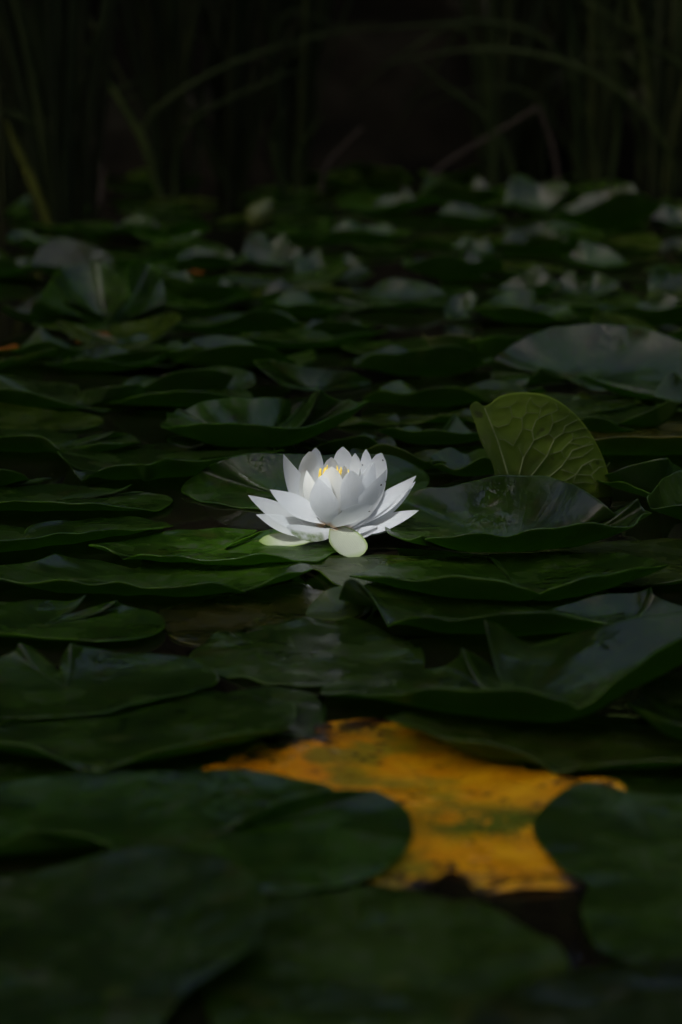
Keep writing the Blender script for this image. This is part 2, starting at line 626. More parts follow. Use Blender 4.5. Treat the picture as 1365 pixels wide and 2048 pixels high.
pad((860, 1625, 1.6), [(418, 1527, 3), (450, 1520, 3), (463, 1508, 4, 1), (505, 1490, 3), (510, 1480, 3, 1), (545, 1488, 3), (560, 1478, 3, 1), (600, 1478, 3), (640, 1471, 3, 1), (628, 1456, 3, 1),
     (655, 1444, 3), (740, 1436, 3), (860, 1440, 2), (1000, 1500, 2), (1130, 1540, 2), (1255, 1578, 4), (1262, 1590, 3), (1230, 1650, 2), (1190, 1720, 2), (1162, 1774, 1.5, 1), (1060, 1779, 1.3), (955, 1780, 1.3),
     (930, 1757, 1.3, 1), (905, 1740, 1.3), (870, 1760, 1.3, 1), (840, 1775, 1.3), (740, 1762, 1.3), (600, 1700, 1.3), (480, 1600, 2)],
    'yellow dying lily pad with green blotches and dark brown frayed edges', top=M_YTOP, und=M_YTOP, auto=False, color=(0.45, 0.22, 0.02))
pad((425, 1668, 5), [(-220, 1640, 6), (-120, 1590, 6), (0, 1566, 8), (100, 1551, 9), (300, 1541, 10), (480, 1541, 10), (560, 1551, 9), (625, 1564, 7), (672, 1581, 5), (560, 1625, 5), (438, 1664, 5, 1),
     (450, 1650, 7), (490, 1630, 11), (560, 1605, 14), (650, 1584, 14), (752, 1579, 11, 1), (795, 1604, 7), (826, 1652, 5), (814, 1694, 5), (765, 1740, 4.5), (690, 1766, 4), (600, 1781, 4), (520, 1785, 4),
     (380, 1770, 5), (240, 1700, 11), (160, 1667, 15), (60, 1660, 15), (10, 1680, 12), (-120, 1720, 6)],
    'big dark green pad with two overlapping lobes resting on the yellow leaf', auto=False, color=(0.0192, 0.0496, 0.0045), p=2.2)
# flat pads low in the water, glimpsed between the others
pad((250, 1590, 1.5), [(-100, 1540, 1.5), (100, 1520, 1.5), (300, 1500, 1.5), (480, 1500, 1.5), (560, 1540, 1.5), (450, 1640, 1.5), (200, 1680, 1.5), (-60, 1650, 1.5)],
    'low flat pad almost hidden beneath the big two-lobed pad', color=(0.0152, 0.0344, 0.0037))
pad((1320, 1590, 1.6), [(1140, 1545, 2), (1240, 1530, 2), (1420, 1530, 2), (1520, 1590, 2), (1420, 1650, 2), (1240, 1650, 1.5), (1170, 1600, 1.5)],
    'low dark pad behind the green pad that covers the end of the yellow leaf', color=(0.0128, 0.0288, 0.0037))

# ---- rows before the flower, on the side away from the yellow leaf
pad((240, 1452, 4), [(-140, 1440, 12), (-60, 1478, 16), (0, 1483, 17), (60, 1491, 15), (115, 1513, 10), (160, 1538, 4, 1), (197, 1541, 4, 1), (250, 1524, 10), (330, 1500, 15), (400, 1481, 17), (480, 1466, 18), (560, 1457, 15),
     (590, 1432, 10), (580, 1405, 6), (520, 1392, 4), (420, 1385, 3), (240, 1395, 3), (60, 1395, 3), (-100, 1400, 5)],
    'broad pad whose front edge dips to a wet V above the big two-lobed pad', color=(0.0208, 0.0464, 0.0045))
pad((136, 1376, 4), [(-170, 1380, 5), (-90, 1335, 7), (0, 1314, 9), (28, 1301, 12), (38, 1289, 17, 1), (65, 1297, 13), (92, 1316, 8), (118, 1340, 5), (132, 1366, 4, 1), (119, 1336, 7), (125, 1309, 12), (142, 1284, 19, 1), (160, 1292, 14),
     (185, 1298, 11), (280, 1305, 9), (370, 1316, 7), (420, 1331, 6), (437, 1350, 5), (428, 1369, 5), (395, 1379, 6), (300, 1402, 7), (200, 1424, 7), (100, 1431, 7), (0, 1433, 7), (-120, 1420, 6)],
    'pad with an open notch and two upturned pointed lobe tips', auto=False, color=(0.0216, 0.0496, 0.0053), p=2.4)
pad((88, 1251, 3), [(-130, 1240, 6), (-70, 1212, 5), (0, 1201, 6), (90, 1202, 7), (150, 1201, 8), (173, 1190, 12, 1), (160, 1211, 6), (132, 1229, 4), (98, 1248, 3, 1), (150, 1226, 5), (200, 1211, 7), (236, 1199, 12, 1), (242, 1210, 7), (290, 1220, 5), (322, 1231, 5),
     (331, 1246, 4), (320, 1262, 4), (280, 1275, 5), (210, 1281, 6), (100, 1273, 8), (0, 1266, 9), (-90, 1262, 8)],
    'fresh green pad, narrow-notched, floating beside the brown submerged pad', auto=False, color=(0.0240, 0.0592, 0.0037))
pad((300, 1142, 3), [(-60, 1142, 12), (0, 1157, 13), (50, 1164, 13), (120, 1159, 15), (180, 1168, 13), (240, 1163, 16), (285, 1173, 13), (330, 1172, 14), (390, 1166, 17), (425, 1164, 17), (460, 1171, 14), (496, 1185, 8, 1), (515, 1176, 12),
     (550, 1155, 17), (585, 1143, 18), (612, 1141, 16), (600, 1124, 8), (540, 1112, 4), (430, 1105, 3), (300, 1105, 4), (262, 1139, 3), (205, 1122, 6), (150, 1115, 8), (110, 1109, 11, 1), (72, 1124, 8), (30, 1128, 8), (-20, 1132, 9)],
    'long wavy-edged pad just in front of the pad that carries the flower', color=(0.0208, 0.0496, 0.0045), p=3.0)
pad((448, 1098, 3), [(178, 1090, 13, 1), (207, 1093, 14), (228, 1104, 12), (246, 1117, 7, 1), (290, 1108, 14), (350, 1112, 13), (430, 1119, 12), (470, 1116, 13), (520, 1107, 16), (560, 1112, 13), (610, 1121, 8), (660, 1110, 4), (680, 1085, 3),
     (620, 1066, 4), (540, 1061, 7), (500, 1072, 7), (454, 1096, 5, 1), (480, 1074, 3), (515, 1061, 3), (430, 1057, 5), (345, 1061, 6), (290, 1068, 5), (235, 1085, 6)],
    'green pad directly beneath the flower with a thin bright rim', auto=False, color=(0.0224, 0.0576, 0.0037), p=3.0)
pad((48, 1073, 3), [(-150, 1075, 14), (-60, 1084, 17), (0, 1080, 18), (40, 1076, 18), (80, 1074, 17), (120, 1066, 17), (170, 1064, 16), (220, 1057, 15), (270, 1060, 11), (315, 1056, 9), (347, 1051, 7, 1), (300, 1038, 4), (250, 1034, 3), (150, 1040, 4), (85, 1043, 7),
     (58, 1055, 6), (50, 1068, 4, 1), (40, 1052, 3), (-20, 1048, 3), (-130, 1056, 5)],
    'pad with a brown spot near its notch, second pad back from the long wavy-edged one', auto=False, color=(0.0208, 0.0480, 0.0045), p=3.0)
pad((112, 1000, 3), [(-190, 995, 10), (-80, 1006, 14), (0, 1003, 15), (28, 1001, 16), (60, 1004, 15), (110, 1004, 15), (190, 1005, 14), (240, 1010, 11), (282, 1018, 7), (312, 1021, 4), (340, 1010, 3), (345, 999, 3), (330, 989, 4), (297, 984, 5, 1), (250, 985, 6), (190, 989, 5), (116, 1002, 3, 1),
     (160, 990, 4), (205, 985, 5), (250, 979, 7), (264, 968, 12, 1), (235, 976, 7), (170, 970, 5), (90, 966, 4), (0, 960, 6), (-120, 968, 6)],
    'pad with a long narrow slit and a little upcurled hook of a tip', auto=False, color=(0.0216, 0.0504, 0.0053), p=2.8)
pad((-30, 962, 3), [(-180, 965, 5), (-110, 945, 14), (-40, 936, 20), (10, 938, 20), (45, 946, 15), (62, 958, 8), (103, 955, 9, 1), (60, 968, 3), (0, 975, 3), (-110, 978, 3)],
    'pad with an upturned pale grey lobe behind the long-slit pad', color=BLUE, p=1.8)
pad((290, 930, 3), [(116, 904, 20, 1), (128, 917, 17), (142, 934, 10), (163, 961, 2, 1), (180, 951, 9), (202, 938, 17), (232, 932, 19), (270, 928, 20), (300, 920, 23), (345, 916, 24), (395, 919, 22), (450, 914, 20), (510, 906, 18), (560, 902, 14), (540, 892, 6), (450, 888, 4),
     (375, 886, 5), (300, 888, 3), (200, 895, 3), (150, 902, 6)],
    'pad with a sharp V fold in front and a tall dark lip', color=(0.0200, 0.0448, 0.0053), p=3.2)
pad((120, 885, 3), [(-150, 875, 14), (-60, 876, 17), (0, 873, 19), (45, 870, 20), (90, 875, 18), (122, 887, 12), (156, 896, 6, 1), (178, 889, 11), (205, 886, 13), (240, 886, 12), (282, 884, 8, 1), (262, 872, 5), (228, 864, 11, 1), (180, 872, 7), (122, 883, 3, 1), (150, 868, 3), (100, 858, 5), (0, 857, 7), (-120, 860, 8)],
    'pad with a pale slit lobe and wavy lip, behind the sharp V folded pad', color=(0.0208, 0.0464, 0.0045), p=3.0)
pad((40, 838, 2.5), [(-160, 838, 3), (-60, 852, 3), (60, 856, 3), (160, 857, 3), (205, 845, 4), (180, 828, 5), (90, 818, 7), (-20, 800, 13), (-120, 800, 13)],
    'flat olive pad with a pale back edge, level with the torn cup-shaped pad', color=OLIVE, p=2.2)
pad((150, 808, 3), [(-140, 790, 16), (-60, 784, 20), (0, 778, 23), (60, 784, 21), (112, 797, 16), (165, 813, 8), (207, 824, 2, 1), (255, 818, 2), (287, 812, 3), (292, 795, 8), (282, 773, 20), (225, 772, 22), (170, 782, 14), (130, 766, 9), (80, 764, 10), (0, 748, 22), (-110, 752, 20)],
    'pad with one grey upright lobe and one dark rolled lip meeting in a dip', color=(0.0208, 0.0416, 0.0067), p=2.3)

# ---- behind and around the flower
pad((600, 965, 2), [(363, 980, 3), (372, 962, 7), (400, 944, 12), (440, 922, 22), (500, 908, 26), (560, 907, 26), (640, 909, 24), (720, 907, 23), (775, 911, 20), (830, 929, 13), (858, 952, 8), (852, 975, 4), (800, 995, 2), (700, 1015, 1.5), (600, 1022, 1.5), (520, 1017, 1.5), (430, 1007, 1.5), (380, 993, 2)],
    'round pad standing up behind the white flower with a pale sheen', color=(0.0192, 0.0496, 0.0053), p=2.4)
pad((1010, 1052, 5), [(772, 1056, 15, 1), (795, 1073, 17), (820, 1080, 16), (838, 1074, 20), (852, 1084, 13, 1), (858, 1078, 20), (900, 1070, 24), (940, 1065, 26), (972, 1067, 25), (1002, 1072, 23), (1022, 1071, 23), (1062, 1058, 27), (1120, 1055, 27), (1160, 1045, 29), (1200, 1047, 28), (1242, 1053, 25), (1266, 1052, 25),
     (1285, 1028, 30), (1303, 1024, 30, 1), (1284, 1012, 31), (1276, 996, 36, 1), (1255, 1010, 30), (1234, 1032, 24, 1), (1215, 1013, 30), (1180, 989, 35), (1120, 961, 38), (1070, 950, 39), (1020, 950, 38), (950, 961, 33), (900, 972, 28), (840, 976, 24), (795, 992, 18), (765, 1025, 14)],
    'large cupped blue-grey pad beside the flower, torn at its tip', color=(0.0184, 0.0392, 0.0067), p=2.0)
pad((1290, 893, 4), [(1130, 885, 14), (1190, 879, 22), (1240, 873, 25), (1300, 872, 25), (1370, 872, 25), (1450, 880, 20), (1460, 860, 8), (1380, 845, 4), (1250, 848, 4), (1160, 860, 8)],
    'pad with an orange-edged brownish raised lip behind the upright veined leaf', color=(0.0480, 0.0416, 0.0075), p=3.0)
pad((1300, 962, 4), [(1205, 962, 14), (1240, 963, 17), (1300, 966, 17), (1345, 962, 16), (1420, 960, 12), (1410, 940, 12), (1366, 936, 16), (1345, 925, 24), (1336, 914, 30, 1), (1280, 925, 26), (1225, 944, 18), (1195, 955, 12)],
    'pale grey pad with a pointed torn back, under the upright veined leaf', color=BLUE, p=2.0)
pad((1385, 1020, 6), [(1296, 1003, 24), (1302, 1018, 19, 1), (1350, 1010, 23), (1400, 1012, 22), (1470, 1005, 20), (1470, 960, 22), (1420, 940, 30), (1366, 940, 32), (1338, 951, 31), (1310, 980, 28)],
    'pad tilted up just past the torn tip of the large cupped pad', color=(0.0184, 0.0416, 0.0067), p=1.8)
pad((1330, 1125, 1.6), [(1120, 1100, 1.6), (1190, 1086, 1.6), (1290, 1079, 1.6), (1390, 1081, 1.6), (1480, 1110, 1.6), (1470, 1150, 4), (1370, 1159, 8), (1310, 1168, 6), (1230, 1175, 2), (1150, 1150, 1.6)],
    'flat wet olive pad lying beside the large cupped pad and the shallow V one', color=(0.0256, 0.0416, 0.0060))
pad((1030, 1142, 4), [(700, 1150, 13, 1), (760, 1150, 19), (850, 1158, 21), (900, 1152, 24), (960, 1155, 24), (1010, 1162, 22), (1050, 1175, 18), (1080, 1188, 12, 1), (1105, 1177, 17), (1150, 1160, 22), (1230, 1145, 23), (1300, 1132, 21), (1337, 1127, 19, 1), (1290, 1115, 14), (1230, 1106, 10), (1160, 1104, 7), (1060, 1104, 5),
     (980, 1110, 5), (1008, 1130, 6), (1016, 1142, 5, 1), (1000, 1130, 3), (960, 1112, 3), (850, 1118, 4), (760, 1132, 8)],
    'smooth pad with a shallow V front, lying before the large cupped pad', color=(0.0208, 0.0496, 0.0045), p=3.2)
pad((740, 1138, 1.8), [(598, 1120, 5, 1), (640, 1142, 7), (688, 1169, 7), (800, 1175, 2), (880, 1150, 1.6), (860, 1118, 2), (750, 1109, 2), (650, 1112, 3)],
    'wet pale-patched pad under the drooping sepal of the flower', color=(0.0280, 0.0464, 0.0067))
pad((950, 1212, 5), [(686, 1172, 20), (692, 1158, 24), (708, 1156, 24), (733, 1178, 20), (757, 1212, 14), (776, 1254, 6, 1), (800, 1241, 13), (830, 1231, 19), (862, 1230, 21), (900, 1237, 19), (950, 1230, 22), (1010, 1227, 24), (1100, 1223, 25), (1140, 1232, 22), (1220, 1250, 14), (1250, 1225, 8), (1200, 1185, 4), (1000, 1172, 3), (850, 1172, 3), (760, 1165, 8)],
    'pad with an upturned folded corner pointing at the wet pad beneath the flower', color=(0.0208, 0.0448, 0.0045), p=3.0)
pad((1250, 1228, 4), [(1098, 1222, 10, 1), (1160, 1234, 11), (1212, 1246, 9), (1300, 1262, 5), (1440, 1250, 3), (1450, 1225, 6), (1366, 1211, 10), (1330, 1203, 12), (1306, 1190, 16), (1301, 1174, 18, 1), (1280, 1182, 15), (1200, 1192, 14), (1140, 1205, 12)],
    'pale sheened pad with a pointed back tip wedged among the folded pads', color=BLUE, p=1.8)
pad((1018, 1352, 4), [(640, 1384, 5), (700, 1386, 12), (780, 1390, 17), (850, 1379, 23), (940, 1377, 27), (1035, 1378, 29), (1090, 1387, 28), (1130, 1402, 25), (1157, 1417, 21, 1), (1187, 1398, 26), (1225, 1362, 34), (1270, 1330, 39), (1320, 1297, 42), (1400, 1260, 44), (1490, 1240, 42),
     (1460, 1212, 34), (1366, 1222, 32), (1280, 1233, 29), (1200, 1250, 24), (1130, 1270, 15), (1060, 1284, 11), (1003, 1252, 22), (968, 1237, 30, 1), (985, 1278, 18), (1005, 1325, 9), (1016, 1350, 4, 1), (990, 1338, 8), (955, 1312, 17), (923, 1295, 26, 1), (912, 1318, 13), (885, 1333, 7), (800, 1343, 4), (720, 1354, 3), (655, 1368, 4)],
    'largest folded pad with a deep V front and a wide notch between two raised points', color=(0.0208, 0.0448, 0.0053), p=2.3)
pad((600, 1305, 1.6), [(378, 1312, 1.6), (420, 1280, 1.6), (500, 1256, 1.6), (600, 1243, 1.6), (700, 1240, 1.6), (765, 1258, 1.6), (830, 1290, 1.6), (840, 1340, 1.6), (760, 1370, 1.6), (690, 1362, 1.6), (640, 1374, 1.6), (560, 1370, 1.6), (500, 1362, 1.6), (430, 1345, 1.6)],
    'wet crinkled pad lying flat between the notched pad and the deep V pad', color=(0.0256, 0.0504, 0.0083), wob=0.0022)
pad((520, 1228, 0.9), [(322, 1222, 1.2), (400, 1200, 1.2), (500, 1184, 1.2), (590, 1165, 1.4), (640, 1180, 1.4), (700, 1188, 1.2), (742, 1220, 1.2), (700, 1240, 1.2), (600, 1246, 1.2), (480, 1268, 1.2), (420, 1291, 1.2), (360, 1281, 1.2), (330, 1255, 1.2)],
    'brownish half-submerged pad between the long wavy-edged pad and the wet crinkled pad', color=BROWN)
pad((680, 1200, 2.2), [(612, 1225, 2), (640, 1190, 9), (655, 1178, 12), (700, 1175, 11), (730, 1190, 7), (728, 1222, 2), (680, 1240, 2), (635, 1238, 2)],
    'small pale green wet leaf fragment with black dots near the folded corner', color=(0.040, 0.062, 0.018))  # pale tone and raised back also imitate a bright water reflection
pad((1130, 1505, 3), [(772, 1434, 14, 1), (820, 1450, 16), (900, 1475, 17), (1000, 1491, 15), (1060, 1511, 11), (1110, 1546, 4, 1), (1160, 1534, 8), (1250, 1522, 11), (1370, 1519, 12), (1480, 1500, 9), (1440, 1465, 5), (1250, 1450, 3), (1000, 1440, 3), (860, 1425, 5)],
    'pad with an olive-brown spotted lip leaning over the yellow leaf', color=(0.0240, 0.0392, 0.0045), p=2.8)
pad((1400, 1440, 5), [(1256, 1408, 16, 1), (1292, 1421, 19), (1366, 1446, 20), (1450, 1460, 18), (1520, 1440, 12), (1480, 1400, 6), (1380, 1385, 5), (1300, 1392, 9)],
    'dark lipped pad half under the deep V pad, level with the olive-brown spotted one', color=(0.0184, 0.0376, 0.0045), p=3.0)
pad((1420, 1375, 7), [(1280, 1375, 8), (1320, 1352, 10), (1400, 1335, 10), (1500, 1350, 9), (1500, 1400, 9), (1380, 1410, 8), (1310, 1400, 8)],
    'brown-edged pad tucked beneath the tall side of the deep V pad', color=(0.0200, 0.0344, 0.0053))
pad((560, 1425, 1.8), [(420, 1420, 2), (445, 1390, 2), (550, 1376, 2), (622, 1386, 2), (652, 1412, 2), (645, 1450, 2), (640, 1474, 2), (560, 1476, 2), (470, 1460, 2)],
    'small wet green pad touching the torn end of the yellow leaf', color=(0.0240, 0.0504, 0.0075))

# ---- rows behind the flower
pad((520, 848, 4), [(322, 848, 16), (345, 853, 22), (380, 850, 26), (430, 846, 28), (490, 845, 29), (540, 850, 28), (580, 854, 27), (612, 852, 27), (652, 838, 30), (692, 821, 33), (738, 803, 36, 1), (705, 803, 34), (700, 798, 36, 1), (690, 801, 34), (664, 795, 38), (650, 784, 44, 1), (641, 777, 48, 1), (612, 800, 32), (582, 838, 8, 1), (578, 800, 26),
     (500, 797, 30), (440, 797, 29), (400, 806, 26), (362, 822, 19), (355, 818, 20, 1), (345, 827, 17), (333, 825, 18, 1), (335, 835, 16)],
    'torn cup-shaped pad with a ragged upright flap behind the flower', color=(0.0200, 0.0520, 0.0060), p=2.2)
pad((630, 762, 4), [(505, 719, 24, 1), (530, 743, 22), (560, 765, 13), (605, 779, 5), (680, 776, 3), (742, 762, 4), (715, 748, 12), (640, 738, 19), (545, 722, 27)],
    'pad tilted to show a pale top edge behind the torn cup-shaped pad', color=(0.0200, 0.0480, 0.0053), p=1.8)

# R3: leaf standing on edge, underside to the viewer
def upright_leaf():
    Yb = 1.612
    root = empty('upright_lily_pad', on_y(1060, 1000, Yb))
    root.location.z = 0.003
    out = [(1000, 1000), (985, 928), (965, 890), (952, 850), (944, 808), (952, 804), (968, 812), (1000, 793), (1030, 786), (1055, 785), (1090, 790), (1130, 811), (1170, 850), (1200, 900), (1219, 955), (1226, 1000), (1222, 1035), (1150, 1045), (1060, 1040)]

    def P(px, py):
        # the blade leans back: its depth grows with height and its right side bends away
        h = max(0, (1000 - py)) / 215.0
        s = (px - 1060) / 140.0
        y = Yb + 0.014 * h + 0.010 * s * s + (0.010 * max(0, -s - 0.55) * 2)
        return on_y(px, py, y)
    T = lambda x, y: (965 + x / 3.4125, 690 + y / 3.4125)
    lines = [
        ([(180, 900), (150, 800), (110, 670), (60, 540), (15, 430)], 1.15), ([(250, 900), (280, 770), (330, 690), (352, 650), (340, 585), (365, 515), (385, 500), (465, 465)], 0.95),
        ([(330, 900), (400, 810), (440, 760), (492, 640), (550, 600), (565, 552), (645, 512)], 1.0), ([(440, 915), (540, 830), (590, 760), (612, 720), (700, 690), (760, 675)], 0.9),
        ([(560, 930), (640, 882), (682, 822), (760, 780), (830, 782)], 0.8), ([(352, 650), (455, 605), (492, 640)], 0.6), ([(455, 605), (482, 530), (470, 465), (520, 440)], 0.55), ([(482, 530), (545, 508), (590, 480)], 0.45),
        ([(340, 585), (275, 570), (210, 690)], 0.55), ([(275, 570), (270, 500), (300, 462), (380, 465)], 0.55), ([(270, 500), (205, 490), (180, 540)], 0.4), ([(300, 462), (300, 410)], 0.35),
        ([(465, 745), (540, 722), (592, 665), (622, 640), (705, 625)], 0.65), ([(622, 640), (612, 590), (550, 600)], 0.45), ([(612, 590), (670, 570)], 0.4), ([(592, 665), (690, 690), (740, 660)], 0.4),
        ([(590, 780), (680, 762), (760, 700)], 0.5), ([(682, 822), (735, 812), (760, 780)], 0.4), ([(640, 882), (742, 890), (800, 832), (850, 830)], 0.5), ([(540, 850), (640, 882), (618, 945)], 0.5),
        ([(742, 890), (780, 950), (860, 945)], 0.45), ([(618, 945), (700, 935), (780, 950)], 0.4), ([(780, 950), (770, 1000), (860, 1010)], 0.35), ([(440, 760), (350, 700)], 0.5), ([(280, 770), (250, 700)], 0.4), ([(120, 880), (0, 640)], 0.5),
        ([(705, 625), (760, 640)], 0.35), ([(735, 812), (760, 860), (742, 890)], 0.35), ([(540, 722), (560, 770), (680, 762)], 0.35),
        ([(300, 410), (330, 355)], 0.4), ([(385, 500), (400, 425), (455, 385)], 0.45), ([(520, 440), (498, 395)], 0.4), ([(590, 480), (600, 440)], 0.35), ([(645, 512), (690, 505)], 0.35), ([(205, 490), (190, 420), (235, 385)], 0.45),
        ([(180, 540), (110, 560), (60, 540)], 0.4), ([(210, 690), (160, 650), (105, 640)], 0.45), ([(670, 570), (722, 565)], 0.35), ([(760, 640), (800, 655)], 0.35), ([(400, 425), (350, 400), (330, 355)], 0.35), ([(190, 420), (110, 430)], 0.35), ([(850, 830), (872, 800)], 0.3)]
    segs = []
    for pts, wd in lines:
        q = [T(*p_) for p_ in pts]
        segs += [(q[i], q[i + 1], wd) for i in range(len(q) - 1)]
    SA = np.array([q[0] for q in segs])
    SB = np.array([q[1] for q in segs])
    SW = np.array([q[2] for q in segs])
    SL = ((SB - SA) ** 2).sum(1)

    def relief(px, py):
        """0 on a vein, towards 1 in the middle of a cell"""
        p_ = np.array((px, py))
        t = np.clip(((p_ - SA) * (SB - SA)).sum(1) / SL, 0, 1)
        d = np.linalg.norm(p_ - (SA + (SB - SA) * t[:, None]), axis=1)
        return 1 - math.exp(-(d.min() / 6.0) ** 2)
    rim = smooth_rim([Vector((a, b, 0)) for a, b in out], [False] * len(out))
    c2 = Vector((1065, 960, 0))
    n = len(rim)
    tl = [i / 44 for i in range(1, 45)]
    V = [P(c2.x, c2.y)]
    rt = [0.2]
    for t in tl:
        for q in rim:
            z = c2 + (q - c2) * t
            g = relief(z.x, z.y)
            V.append(P(z.x, z.y) + Vector((0, 0.0007 * g * (1 - t ** 8), 0)))
            rt.append(max(0.2, t))
    V = [v - root.location for v in V]
    F = [(0, 1 + i, 1 + (i + 1) % n) for i in range(n)]
    for r in range(len(tl) - 1):
        a, b = 1 + r * n, 1 + (r + 1) * n
        for i in range(n):
            j = (i + 1) % n
            F.append((a + i, b + i, b + j, a + j))
    m = len(V)
    V2 = V + [v + Vector((0, 0.0009, 0)) for v in V]
    F2 = F + [tuple(k + m for k in f[::-1]) for f in F]
    mi = [0] * len(F) + [1] * len(F)
    a = 1 + (len(tl) - 1) * n
    for i in range(n):
        j = (i + 1) % n
        F2.append((a + i, a + i + m, a + j + m, a + j))
        mi.append(0)
    bl = mesh_obj('blade', V2, F2, [M_UNDER, M_TOP], parent=root, midx=mi, attrs={'rt': rt * 2, 'ang': [0.0] * (2 * m)}, color=(0.078, 0.122, 0.015))
    for pts, wd in lines:
        q = [P(*T(*s)) + Vector((0, -0.0003, 0)) - root.location for s in pts]
        dense = []
        for i in range(len(q) - 1):
            for k in range(3):
                dense.append(q[i].lerp(q[i + 1], k / 3))
        dense.append(q[-1])
        rr = [0.00055 * wd * (1.0 - 0.55 * i / len(dense)) for i in range(len(dense))]
        v, f = tube(dense, rr, 5)
        mesh_obj('vein', v, f, M_VEIN, parent=bl)
    tag(root, 'leaf standing on edge, its pale net of veins showing, behind the large cupped pad', 'lily pad')


upright_leaf()


# ---- generic pads from the box they fill in the photograph
def gy(py):
    return on_z(682, py).y


def boxpad(l, r, back, front, bot, label, color=None, notch=None, ruff=0.006, p=2.4, dep=None, group=None, peak=0.0, seedv=None, pb=1.7):
    """l, r: side pixels; back: back rim row; front: front rim row; bot: waterline row"""
    rnd = random.Random(seedv if seedv is not None else hash((l, r, back, bot)) & 0xffff)
    Yw = gy(bot)
    sc_ = FPX / math.hypot(Yw, CAM_H)
    wd = (r - l) / sc_
    Yf = Yw - min(0.012, 0.1 * wd) * (1 if front < bot else 0)
    zf = max(0.0015, on_y((l + r) / 2, front, Yf).z)
    dep = dep or max(0.05, wd * rnd.uniform(0.6, 0.8))
    Yb = Yf + dep
    zb = max(0.0015, on_y((l + r) / 2, back, Yb).z * (0.82 if p < 1.9 else 0.9))
    xc = (on_y((l + r) / 2, bot, Yf + dep * 0.4)).x
    P, K = [], []
    n = 16
    ph = rnd.uniform(0, 6.28)
    skew = rnd.uniform(-0.4, 0.4)
    hump = rnd.uniform(0.0, 0.25)
    ph2 = rnd.uniform(0, 6.28)
    tip = rnd.choice([None, None, None, 7, 9])
    ruff = max(ruff, 0.05 * wd)
    for i in range(n):
        a = 2 * math.pi * i / n - math.pi / 2
        s = (math.sin(a) + 1) / 2
        x = xc + wd / 2 * math.cos(a) * (1 + rnd.uniform(-.05, .05))
        y = Yf + dep * s
        side = 0.55 * (zf * (1 - s) + zb * s)
        wgt = abs(math.sin(a)) ** 1.4
        z = (zf * (1 - s) + zb * s) * wgt + side * (1 - wgt)
        z *= 1 + skew * math.cos(a) + hump * math.sin(4 * a + ph2)
        if i == tip:
            z *= 1.2
        elif tip is not None and abs(i - tip) == 1:
            z *= 0.8
        z += ruff * math.sin(3 * a + ph) * 0.6 + rnd.uniform(-ruff, ruff) * 0.35
        P.append(Vector((x, y, max(0.0015, z))))
        K.append(i == tip or rnd.random() < 0.12)
    c = Vector((xc, Yf + dep * 0.45, 0.003))
    if notch is not None:
        i = int(notch) % n
        P[i] = c.lerp(P[i], 0.12)
        K[i] = True
        P[i].z = 0.004
    return pad3(P, K, c, label, p=p, pb=pb, color=color or vary(GREEN), group=group)


